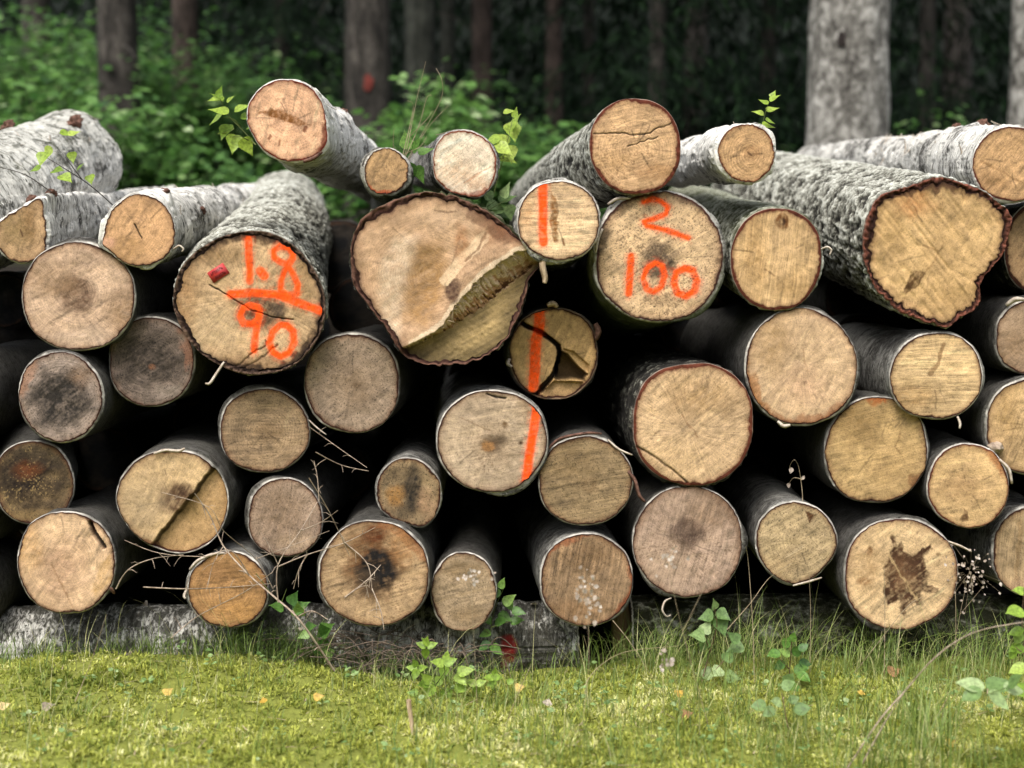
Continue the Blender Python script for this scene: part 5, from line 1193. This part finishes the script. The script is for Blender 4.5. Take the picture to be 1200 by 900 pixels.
plant('broad_leaf_plant', 'broad leaved plant with a thin tall stalk near the right edge', 'plant', -.75, [[(1153, 905), (1153, 850), (1154, 808)], [(1154, 815), (1180, 806)]],
      [(1154, 806, 42, 170), (1156, 806, 44, 10), (1158, 810, 40, 320), (1150, 808, 34, 210), (1176, 806, 34, 350), (1182, 804, 30, 60)], 'blue', 'stem', .0014, tmpl='ovate', facing=.45, width=1.15)
plant('broad_leaf_plant', 'pale green leaves of a taller plant entering past the picture edge', 'plant', -.55, [[(1222, 850), (1206, 790), (1198, 740), (1200, 690)], [(1204, 770), (1190, 758)]],
      [(1204, 694, 24, 170), (1200, 716, 34, 178), (1204, 718, 26, 20), (1200, 738, 24, 200), (1196, 740, 22, 240), (1200, 758, 26, 190), (1190, 760, 20, 250), (1204, 780, 30, 200), (1208, 806, 34, 190)], 'nettle', 'redstem', .0016, tmpl='ovate', facing=.5, width=1.1)

GD = 'dry stalks leaning across the front of the stack'
plant('bramble_cane', 'long arching bramble cane curving up past the star stained log', 'cane', -.55, [[(990, 905), (1030, 845), (1062, 808), (1090, 776), (1120, 752), (1155, 737), (1215, 727)], [(1005, 905), (1035, 850), (1063, 806)]], (), 'blue', 'twig', .0021)
for lab, Y, stems in [('tall thin stalk rising past the slanted greyish end to the eye marked log', -.20, [[(884, 800), (882, 730), (877, 660), (874, 640)], [(949, 790), (950, 720), (948, 670)], [(852, 738), (880, 706), (901, 678), (928, 660)]]),
                      ('low arching straw stalk crossing the gap above the wooden stake', -.22, [[(684, 805), (700, 783), (733, 764), (795, 757)], [(718, 727), (740, 755), (768, 800)], [(684, 745), (690, 765)]]),
                      ('upright straw stalk standing in front of the star stained log', -.18, [[(1036, 800), (1037, 720), (1036, 665)], [(1000, 790), (1030, 752), (1062, 712), (1080, 700)], [(1120, 760), (1120, 710), (1119, 690)]]),
                      ('bent pale stalk on the moss below the silvery birch log', -.25, [[(592, 852), (606, 815), (623, 778)], [(520, 870), (550, 860), (582, 854)], [(88, 822), (105, 780), (125, 720)]]),
                      ('dry stalk lying slanted across the moss under the broad leaf plant', -.62, [[(940, 860), (968, 880), (985, 900)], [(1045, 905), (1080, 870), (1110, 818)], [(1100, 905), (1103, 850), (1108, 820)]])]:
    plant('dry_stalk', lab, 'stalk', Y, stems, (), 'blue', 'dry', .0011, group=GD)
plant('dry_fern', 'curled white dried shoot standing in the dark gap between the eye marked and slanted ends', 'dried shoot', -.02, [[(941, 602), (940, 575), (936, 548), (931, 539), (926, 545), (926, 552)], [(940, 562), (930, 560), (924, 568)]], [(928, 548, 10, 250), (924, 566, 8, 270), (940, 562, 7, 60)], 'panicle', 'dry', .0012, tmpl='ovate')

# seed heads
GF = 'pale seed heads in front of the logs'
def panicle(label, Y, stems, cx, cz, rx, rz, n, size=6):
    rg = np.random.default_rng(int(cx)); base, S = at(*stems[0][0][:2], Y)
    root = empty('seed_head', base, label, 'seed head', GF)
    b = Batch()
    for P in stems_of(stems, Y, base): b.tube(P - base, .0007 * np.linspace(1, .5, len(P)), 4)
    tips = []
    for q in range(n):
        x, y = cx + rg.normal(0, rx * .5), cz + rg.normal(0, rz * .5); dy = rg.normal(0, .03)
        tips.append((at(x, y, Y + dy)[0] - base))
    top = at(*stems[0][-1][:2], Y)[0] - base
    tips = np.array(tips)
    for t in tips[::2]: b.tube(np.array([top * .6 + t * .4 + np.array([0, 0, -.01]), t]), .0003, 3)
    b.build('stem', M['dry'], root, smooth=True)
    l = Batch(); d = np.stack([rg.normal(0, .6, n), rg.normal(0, .6, n), rg.uniform(-1, .6, n)], -1)
    leaves(l, tips, d, np.tile([0, -1, .3], (n, 1)), rg.uniform(.4, .9, n) * size / S, 'simple', 1.1)
    l.build('florets', M['panicle'], root)
panicle('pale pink seed head floating in front of the vertical grained brown end', -.75, [[(682, 850), (690, 780), (688, 700)]], 688, 698, 16, 26, 46, 9)
panicle('pale seed head before the narrow oval bottom end', -.6, [[(560, 850), (556, 760), (552, 690)]], 556, 674, 22, 14, 26, 8)
panicle('loose seed head of white grains between the star stained and streaky edge ends', -.1, [[(1110, 800), (1125, 720), (1138, 660)], [(1125, 720), (1150, 690)]], 1138, 672, 28, 36, 80, 6.5)
panicle('pale blurred seed head low down over the dark bearer log', -.7, [[(800, 850), (792, 800), (782, 780)]], 780, 776, 10, 10, 14, 10)
panicle('pale seed head drifting across the pinkish brown end', -.8, [[(830, 850), (800, 740), (782, 660)], [(800, 740), (858, 622)]], 790, 655, 22, 18, 22, 8)

# thorny dry brush in front of the lower left logs
def brush():
    base, S = at(392, 785, -.16)
    root = empty('dry_brush', base, 'tangle of dry thorny twigs leaning over the lower left log ends', 'dry twigs')
    main = [[(392, 786), (352, 728), (322, 700), (292, 674), (262, 640), (246, 604), (228, 578)],
            [(326, 706), (326, 662), (352, 622), (372, 588)], [(326, 664), (360, 650), (404, 636), (440, 618)], [(292, 674), (270, 645), (240, 652), (186, 648), (146, 633)],
            [(320, 690), (300, 655), (262, 622), (244, 594), (190, 577)], [(168, 688), (218, 690), (270, 688), (316, 684)], [(136, 690), (150, 668), (178, 655), (215, 650)],
            [(200, 748), (232, 722), (286, 694), (320, 670)], [(326, 662), (316, 640), (306, 624)], [(300, 655), (340, 640), (386, 622)], [(352, 622), (376, 612), (396, 598)],
            [(374, 588), (372, 560), (368, 540)], [(360, 650), (350, 668), (344, 690)], [(362, 560), (386, 600), (410, 652)], [(404, 636), (430, 660), (436, 690)], [(436, 690), (446, 715), (450, 738)],
            [(262, 640), (250, 660), (243, 690)], [(350, 722), (366, 716), (384, 726)], [(404, 700), (430, 680), (446, 662)], [(432, 700), (428, 684), (420, 678)], [(370, 530), (400, 545), (432, 552)], [(362, 500), (390, 520), (430, 548)]]
    b = Batch()
    rg = np.random.default_rng(5)
    for q, pts in enumerate(main):
        P = stems_of([[(x, y, -.05 + .10 * math.sin(x * .031 + q)) for x, y in pts]], -.16, base)[0]
        w = .0030 if q == 0 else rg.uniform(.0011, .0020)
        b.tube(P - base, w * np.linspace(1, .5, len(P)), 5)
        for k in range(3, len(P) - 1, 3 if q else 5):
            d = np.array([rg.normal(), rg.normal() * .7 - .3, rg.normal()]); d /= np.linalg.norm(d)
            l = rg.uniform(.008, .05)
            p1 = P[k] + d * l * .5 + np.array([0, 0, .004]); p2 = P[k] + d * l
            b.tube(np.array([P[k], p1, p2]) - base, w * np.array([.55, .45, .2]), 4)
    b.build('twigs', M['twig'], root, smooth=True)
brush()

def heap():
    p = on_ground(430, 800); rg = np.random.default_rng(8)
    root = empty('twig_heap', (p[0], .0, p[2]), 'heap of dark tangled twigs and grass roots against the silvery birch log', 'twig heap')
    b = Batch()
    for q in range(150):
        x0 = rg.normal(.03, .13); y0 = rg.uniform(-.14, .06); z0 = rg.uniform(-.01, .10) * (1 - abs(x0) / .5)
        a = rg.uniform(0, 2 * PI); l = rg.uniform(.05, .2)
        P = np.array([[x0, y0, z0], [x0 + l * .5 * math.cos(a), y0 + .2 * l * math.sin(a), z0 + rg.uniform(-.02, .05)], [x0 + l * math.cos(a), y0 + .4 * l * math.sin(a), z0 + rg.uniform(-.05, .03)]])
        b.tube(smooth_pts(P, 4), rg.uniform(.0006, .0018), 4)
    b.build('twigs', M['heap'], root, smooth=True)
heap()
p = on_ground(482, 862)
rt = empty('broken_stick', p, 'short pale broken stick standing out of the moss below the seedlings', 'stick')
b = Batch(); q0, _ = at(479, 820, p[1]); b.tube(smooth_pts(np.array([[0, 0, -.02], [.001, 0, .03], (q0 - p) * .8, q0 - p])), [.0055] * 13 + [.0055] * 6, 8) if False else b.tube(np.array([[0, 0, -.02], [.001, 0, .03], (q0 - p) * .8, q0 - p]), [.0045, .005, .0055, .0062], 8)
b.build('wood', M['splint'], rt, smooth=True)

# fallen leaves: each one a thing
GL = 'fallen leaves lying on the moss'
def fallen(px, py, l, mat, label, az, tilt=.35):
    p = on_ground(px, py); p[2] = float(gz(p[0], p[1])) + .024
    s = at(px, py, p[1])[1]; rg = np.random.default_rng(int(px * 3 + py))
    root = empty('fallen_leaf', p, label, 'leaf', GL)
    b = Batch(); a = math.radians(az)
    leaves(b, np.array([[-math.cos(a) * l / s / 2, 0, 0]]), np.array([[math.cos(a), .5 * math.sin(a) + .15, tilt * .5 * math.sin(a) + .12]]), np.array([[rg.uniform(-.2, .2), -1.1, 1]]), np.array([l / s * .8]), 'tri', 1.0)
    b.build('leaf_blade', M[mat], root)
for a in [(197, 827, 18, 'yleaf', 'pale yellow heart shaped leaf on the moss below the smooth pale end', 60), (308, 836, 15, 'yleaf', 'golden leaf on the moss left of the twig heap', 100), (376, 834, 17, 'yleaf', 'cream coloured narrow leaf on the moss by the twig heap', 10),
          (58, 836, 20, 'panicle', 'greyish dry leaf on the moss near the lowest left log', 30), (6, 836, 18, 'yleaf', 'orange yellow leaf at the far left edge of the moss', 40), 
          (642, 842, 18, 'panicle', 'cream white leaf standing on the moss below the stake', 80), (612, 812, 18, 'yleaf', 'orange leaf at the edge of the silvery birch log', 15),
          (798, 826, 18, 'yleaf', 'yellow leaf in short grass below the pinkish brown end', 50), (808, 848, 20, 'bleaf', 'orange brown leaf on the moss left of the lone pale seedling', 10), (1052, 800, 24, 'bleaf', 'curled rust brown leaf caught in grass under the star stained log', 20),
          (1054, 824, 14, 'panicle', 'small pink leaf below the curled rust brown leaf', 250), (1010, 826, 14, 'yleaf', 'lemon yellow leaf in the grass left of the small pink leaf', 80), (1118, 880, 18, 'yleaf', 'yellow leaf near the foot of the broad leaf plant', 30),
          ]:
    fallen(*a)
# ------------------------------------------------------------------ forest behind the stack
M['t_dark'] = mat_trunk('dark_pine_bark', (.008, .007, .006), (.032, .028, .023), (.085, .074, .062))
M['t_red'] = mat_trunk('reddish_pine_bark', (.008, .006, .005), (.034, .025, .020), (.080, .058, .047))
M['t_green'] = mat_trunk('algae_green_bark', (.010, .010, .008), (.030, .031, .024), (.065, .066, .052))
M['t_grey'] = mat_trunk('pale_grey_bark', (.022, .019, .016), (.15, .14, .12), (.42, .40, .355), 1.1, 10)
M['t_scar'] = mat_plain('dark_scar', (.008, .006, .005), (.03, .022, .018), 40)
M['t_mark'] = mat_plain('faded_red_paint', (.055, .012, .009), (.20, .040, .028), 40)
GT = 'trees standing behind the stack'


def crown_mesh(b, h0, h1, R, n, rg, droop):
    z = h0 + (h1 - h0) * rg.random(n) ** .8
    fr = 1 - (z - h0) / (h1 - h0) * (.85 if droop else .4)
    cl = rg.integers(0, 60, n)
    ca, cr, cz = rg.uniform(0, 2 * PI, 60), rg.uniform(.25, 1, 60), rg.uniform(0, 1, 60)
    zc = h0 + (h1 - h0) * cz[cl]
    f2 = 1 - (zc - h0) / (h1 - h0) * (.85 if droop else .4)
    P = np.stack([np.cos(ca[cl]) * cr[cl] * R * f2, np.sin(ca[cl]) * cr[cl] * R * f2, zc], -1) + rg.normal(0, .33, (n, 3)) * np.array([1, 1, .6])
    D = np.stack([np.cos(ca[cl]), np.sin(ca[cl]), -.6 * np.ones(n) if droop else rg.normal(0, .5, n)], -1) + rg.normal(0, .35, (n, 3))
    leaves(b, P, D, np.tile([0, 0, 1.0], (n, 1)) + rg.normal(0, .4, (n, 3)), rg.uniform(.28, .55, n), 'simple', .9)


def tree(name, label, px, Y, wpx, mat, lean=0, H=13, crown=(9, 15, 2.2, 350), flare=.25, mark=None, scar=None, droop=True, seed=0, dead=0):
    p, S = at(px, 150, Y); x = p[0]; zb = float(ground_h(x, Y))
    root = empty(name, (x, Y, zb), label, 'tree', GT)
    R = wpx / S / 2; rg = np.random.default_rng(seed + int(px))
    n, m = 44, 90
    zz = np.concatenate([np.linspace(-.2, 5.0, 70), np.linspace(5.2, H, 20)])
    th = np.linspace(0, 2 * PI, n, endpoint=False)
    Z, T = zz[:, None], th[None]
    rad = R * (1 - .65 * np.clip(Z, 0, H) / H) / (1 - .65 * 1.6 / H) * (1 + flare * np.exp(-np.clip(Z, 0, None) / .35))
    rad = rad * (1 + .05 * vnoise(np.cos(T) * 1.5 + px, np.sin(T) * 1.5, Z * .8, 3) + .035 * fbm(np.cos(T) * 7, np.sin(T) * 7 + px, Z * 4, 3, 4))
    V = np.stack([rad * np.cos(T) + lean * Z, rad * np.sin(T) + 0 * Z, Z + 0 * T], -1).reshape(-1, 3)
    i = np.arange(m - 1)[:, None] * n; j = np.arange(n)[None]; k = (j + 1) % n
    Q = np.stack([i + j, i + k, i + n + k, i + n + j], -1).reshape(-1, 4)
    tk = mesh('trunk', V, Q, M[mat], root, smooth=True)
    for mk, mm, nm in ((mark, 't_mark', 'paint_mark'), (scar, 't_scar', 'bark_scar')):
        if not mk: continue
        mx, my, rx, rz = mk; q, s = at(mx, my, Y - R)
        a = np.linspace(-1, 1, 15)[None]; bb = np.linspace(-1, 1, 15)[:, None]
        uu = a * np.sqrt(1 - bb * bb / 2); vv = bb * np.sqrt(1 - a * a / 2)
        wob = 1 + .35 * vnoise(uu * 1.7 + mx, vv * 1.7, 2.2, 8)
        zc = q[2] + vv * rz / s * wob - zb; xc = q[0] + uu * rx / s * wob - x
        Rz = np.interp(zc.ravel(), zz, rad.max(1)).reshape(zc.shape) + .004
        xl = xc - lean * zc
        yc = -np.sqrt(np.clip(Rz ** 2 - xl ** 2, 1e-5, None))
        Vp = np.stack([xc, yc - .006 * (1 - np.clip(uu ** 2 + vv ** 2, 0, 1)), zc], -1).reshape(-1, 3)
        i2 = np.arange(14)[:, None] * 15; j2 = np.arange(14)[None]
        Qp = np.stack([i2 + j2, i2 + j2 + 1, i2 + 15 + j2 + 1, i2 + 15 + j2], -1).reshape(-1, 4)
        mesh(nm, Vp, Qp, M[mm], tk, smooth=True)
    b = Batch()
    for q in range(dead):
        z0 = rg.uniform(1.2, 5.5); a = rg.uniform(0, 2 * PI); l = rg.uniform(.4, 1.3)
        P = np.array([[lean * z0, 0, z0], [lean * z0 + l * .5 * math.cos(a), l * .5 * math.sin(a), z0 - .02], [lean * z0 + l * math.cos(a), l * math.sin(a), z0 - rg.uniform(.1, .5)]])
        b.tube(smooth_pts(P, 4), .011 * np.linspace(1, .25, 9), 5)
    if dead: b.build('dead_branches', M['darktwig'], root, smooth=True)
    c = Batch(); crown_mesh(c, crown[0], crown[1], crown[2], crown[3], rg, droop)
    cr = c.build('crown', M['needle' if droop else 'canopy'], root)
    return root


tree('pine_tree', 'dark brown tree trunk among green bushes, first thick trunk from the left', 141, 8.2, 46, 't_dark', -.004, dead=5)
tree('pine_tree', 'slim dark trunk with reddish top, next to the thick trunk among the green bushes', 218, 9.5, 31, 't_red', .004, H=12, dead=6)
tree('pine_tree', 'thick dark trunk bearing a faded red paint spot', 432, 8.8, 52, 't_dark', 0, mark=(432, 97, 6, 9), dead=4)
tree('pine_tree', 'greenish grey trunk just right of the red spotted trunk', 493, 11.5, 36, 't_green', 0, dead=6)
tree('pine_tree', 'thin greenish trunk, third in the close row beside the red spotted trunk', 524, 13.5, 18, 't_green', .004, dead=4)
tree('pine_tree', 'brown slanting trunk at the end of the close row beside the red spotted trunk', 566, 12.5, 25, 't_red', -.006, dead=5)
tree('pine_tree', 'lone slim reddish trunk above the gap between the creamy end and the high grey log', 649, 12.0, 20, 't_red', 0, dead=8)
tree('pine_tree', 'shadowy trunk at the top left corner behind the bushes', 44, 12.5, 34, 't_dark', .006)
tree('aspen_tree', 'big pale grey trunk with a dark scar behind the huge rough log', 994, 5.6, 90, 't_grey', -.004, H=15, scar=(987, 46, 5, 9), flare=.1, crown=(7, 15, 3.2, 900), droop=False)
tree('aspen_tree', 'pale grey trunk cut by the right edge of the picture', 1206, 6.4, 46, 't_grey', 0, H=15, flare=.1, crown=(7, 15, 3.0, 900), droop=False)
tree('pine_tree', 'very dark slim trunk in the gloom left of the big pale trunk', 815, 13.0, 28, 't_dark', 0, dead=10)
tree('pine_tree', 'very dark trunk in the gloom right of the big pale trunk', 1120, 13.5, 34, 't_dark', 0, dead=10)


def spruce(label, px, Y, seed, h0, R, H=9):
    p, S = at(px, 150, Y); x = p[0]; zb = float(ground_h(x, Y)); rg = np.random.default_rng(seed)
    root = empty('spruce_tree', (x, Y, zb), label, 'tree', 'young spruces in the gloom')
    b = Batch(); b.tube(np.array([[0, 0, -.2], [0, 0, H * .5], [0, 0, H]]), [.09, .06, .01], 10)
    b.build('trunk', M['t_dark'], root, smooth=True)
    c = Batch()
    for q in range(95):
        z0 = h0 + (H - h0) * rg.random() ** 1.3; l = R * (1 - (z0 - h0) / (H - h0)) * rg.uniform(.65, 1.1) + .2; a = rg.uniform(0, 2 * PI)
        m = int(40 + 130 * l / R); f = rg.random(m) ** .8
        side = rg.normal(0, .13, m) * (.4 + l); 
        P = np.stack([f * l, side, z0 - .35 * f * l + .12 * np.sin(f * 3) - np.abs(side) * .5 - rg.random(m) * .10], -1)
        D = np.stack([.6 + 0 * f, np.sign(side) * .8, -.7 - rg.random(m) * .6], -1)
        ca, sa = math.cos(a), math.sin(a); Rm = np.array([[ca, -sa, 0], [sa, ca, 0], [0, 0, 1]])
        leaves(c, P @ Rm.T, D @ Rm.T, np.tile([0, 0, 1.], (m, 1)) + rg.normal(0, .3, (m, 3)), rg.uniform(.07, .16, m), 'simple', .26)
    c.build('crown', M['needle'], root)


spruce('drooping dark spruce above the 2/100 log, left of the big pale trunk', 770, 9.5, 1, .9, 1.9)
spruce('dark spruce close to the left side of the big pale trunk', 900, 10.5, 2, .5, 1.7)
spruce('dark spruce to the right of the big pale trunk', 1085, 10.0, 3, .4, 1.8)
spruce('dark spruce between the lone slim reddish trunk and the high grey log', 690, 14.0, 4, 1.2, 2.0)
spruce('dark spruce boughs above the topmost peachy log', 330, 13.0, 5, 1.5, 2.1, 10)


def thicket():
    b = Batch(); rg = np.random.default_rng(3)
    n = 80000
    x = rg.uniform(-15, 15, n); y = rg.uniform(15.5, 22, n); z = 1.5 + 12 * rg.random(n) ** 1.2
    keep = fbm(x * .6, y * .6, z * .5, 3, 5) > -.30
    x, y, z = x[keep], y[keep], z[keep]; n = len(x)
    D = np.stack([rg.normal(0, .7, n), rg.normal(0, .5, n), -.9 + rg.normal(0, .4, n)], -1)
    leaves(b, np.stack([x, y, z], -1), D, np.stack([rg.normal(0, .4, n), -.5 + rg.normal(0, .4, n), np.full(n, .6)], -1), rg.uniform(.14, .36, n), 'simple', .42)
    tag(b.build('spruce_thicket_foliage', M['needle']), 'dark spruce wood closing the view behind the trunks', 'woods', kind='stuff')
thicket()


def bush_into(bl, bs, px, Y, top_px, wpx, nleaf, size, rg, base=None):
    """stems and layered leaves of one bush"""
    p, S = at(px, top_px, Y); x = p[0]; zb = float(ground_h(x, Y)); h = max(.5, p[2] - zb); w = wpx / S / 2
    o = np.array([x, Y, zb]) - (np.zeros(3) if base is None else base)
    ns = max(5, nleaf // 60)
    P_, D_, N_ = [], [], []
    for q in range(ns):
        a = rg.uniform(0, 2 * PI); r = w * math.sqrt(rg.random()); hh = h * rg.uniform(.55, 1.1) * (1 - .25 * r / w)
        pts = smooth_pts(np.array([[.1 * r * math.cos(a), .1 * r * math.sin(a), 0], [.5 * r * math.cos(a), .5 * r * math.sin(a), hh * .6], [r * math.cos(a), r * math.sin(a), hh]]), 5)
        bs.tube(pts + o, .006 * np.linspace(1, .3, len(pts)), 4)
        m = nleaf // ns; f = rg.uniform(.25, 1.02, m); idx = np.clip((f * (len(pts) - 1)).astype(int), 0, len(pts) - 1)
        az = rg.uniform(0, 2 * PI, m); off = rg.uniform(.03, .26, m)
        pp = pts[idx] + np.stack([np.cos(az) * off, np.sin(az) * off, rg.normal(0, .05, m)], -1)
        P_.append(pp + o); D_.append(np.stack([np.cos(az), np.sin(az), rg.uniform(-.5, .15, m)], -1)); N_.append(np.stack([rg.normal(0, .3, m), -.25 + rg.normal(0, .3, m), np.ones(m)], -1))
    P_, D_, N_ = map(np.concatenate, (P_, D_, N_)); n = len(P_)
    r = np.clip(rg.normal(.45, .22, n) + rg.uniform(-.15, .15), 0, 1)
    leaves(bl, P_, D_, N_, rg.uniform(.6, 1.2, n) * size, 'plain', 1.15, rnd=r)


def bush(label, px, Y, top_px, wpx, nleaf, size, mat='shrub', seed=0):
    rg = np.random.default_rng(seed); x = at(px, top_px, Y)[0][0]; base = np.array([x, Y, float(ground_h(x, Y))])
    root = empty('leafy_shrub', base, label, 'shrub', 'shrubs between the trunks')
    bl, bs = Batch(), Batch(); bush_into(bl, bs, px, Y, top_px, wpx, nleaf, size, rg, base)
    bs.build('stems', M['darktwig'], root); bl.build('foliage', M[mat], root)


bush('pale leaved shrub behind the thick white mossy log', 62, 6.0, 62, 190, 1400, .095, seed=1)
bush('light green shrub in front of the thick dark trunk at the left', 168, 6.2, 100, 120, 900, .09, seed=2)
bush('layered shrub between the dry stems and the creamy log end', 520, 6.6, 92, 180, 1300, .095, seed=3)
bush('low shrub under the red spotted trunk beside the topmost log', 440, 6.0, 128, 110, 700, .09, seed=4)
bush('light shrub to the right of the creamy log end below the slim reddish trunk', 622, 6.8, 112, 150, 1000, .09, seed=6)
bush('small dim shrub right of the big pale trunk', 1095, 7.5, 105, 110, 500, .07, 'under', seed=5)


def undergrowth():
    rg = np.random.default_rng(12); bl, bs = Batch(), Batch()
    for (px, Y, top, w, n) in [(20, 8.5, 5, 220, 2600), (95, 9.0, 10, 200, 2600), (185, 8.6, 35, 160, 2200), (250, 9.0, 55, 160, 2000), (300, 10.5, 40, 200, 1900), (70, 10.5, -20, 260, 2600), (180, 10.5, -10, 240, 2600), (370, 9.0, 100, 160, 1000), (180, 11.5, 5, 260, 1500), (60, 12, 0, 260, 1500),
                               (480, 9.0, 110, 180, 1100), (580, 8.5, 118, 180, 1200), (640, 9.5, 130, 160, 900), (540, 11, 70, 220, 900), (690, 9.0, 160, 140, 600), (740, 11, 150, 160, 400), (-60, 8, 20, 220, 900), (280, 6.5, 175, 110, 500), (230, 6.0, 160, 100, 500),
                               (600, 6.5, 165, 110, 500), (650, 7.0, 160, 100, 450), (860, 9.5, 150, 200, 350), (1160, 9, 140, 160, 350), (130, 6.6, 150, 100, 450), (380, 13, 50, 200, 700), (250, 13, 20, 240, 900)]:
        bush_into(bl, bs, px, Y, top, w, n, .085, rg)
    o = bl.build('undergrowth', M['under']); tag(o, 'dense green undergrowth filling the forest floor between the trunks', 'undergrowth', kind='stuff')
    s = bs.build('stems', M['darktwig'], o)
undergrowth()
cam = bpy.data.cameras.new('camera'); co = bpy.data.objects.new('camera', cam); COL.objects.link(co)
co.location = CAMP; co.rotation_euler = (PI / 2 - PITCH, 0, 0)
cam.sensor_width = 36; cam.lens = 50.01; cam.clip_end = 500; cam.clip_start = .05
cam.dof.use_dof = True; cam.dof.focus_distance = 3.80; cam.dof.aperture_fstop = 2.0
SC.camera = co
w = bpy.data.worlds.new('World'); SC.world = w; w.use_nodes = True
nt = w.node_tree; bg = nt.nodes['Background']
sky = nt.nodes.new('ShaderNodeTexSky'); sky.sky_type = 'NISHITA'; sky.sun_disc = False
SUN_EL, SUN_AZ = math.radians(58), math.radians(205)      # azimuth clockwise from +Y
sky.sun_elevation = SUN_EL; sky.sun_rotation = SUN_AZ; sky.dust_density = 3.0; sky.air_density = 1.0
hs = nt.nodes.new('ShaderNodeHueSaturation'); hs.inputs['Saturation'].default_value = .40
nt.links.new(sky.outputs[0], hs.inputs['Color']); nt.links.new(hs.outputs[0], bg.inputs[0]); bg.inputs[1].default_value = .11
sl = bpy.data.lights.new('sun', 'SUN'); sl.energy = 1.0; sl.angle = math.radians(25); sl.color = (1, .97, .93)
so_ = bpy.data.objects.new('sun', sl); COL.objects.link(so_)
sd = Vector((math.sin(SUN_AZ) * math.cos(SUN_EL), math.cos(SUN_AZ) * math.cos(SUN_EL), math.sin(SUN_EL)))
so_.rotation_euler = sd.to_track_quat('Z', 'Y').to_euler()
vs = SC.view_settings; vs.view_transform = 'Standard'; vs.look = 'None'; vs.gamma = 1; vs.use_curve_mapping = False; vs.exposure = EXPO
SC.render.engine = 'CYCLES'
cy = SC.cycles; cy.max_bounces = 5; cy.diffuse_bounces = 2; cy.glossy_bounces = 2; cy.transmission_bounces = 3; cy.transparent_max_bounces = 4
cy.use_denoising = True; cy.denoiser = 'OPENIMAGEDENOISE'; cy.denoising_input_passes = 'RGB_ALBEDO_NORMAL'
cy.use_adaptive_sampling = True; cy.adaptive_threshold = 0.01
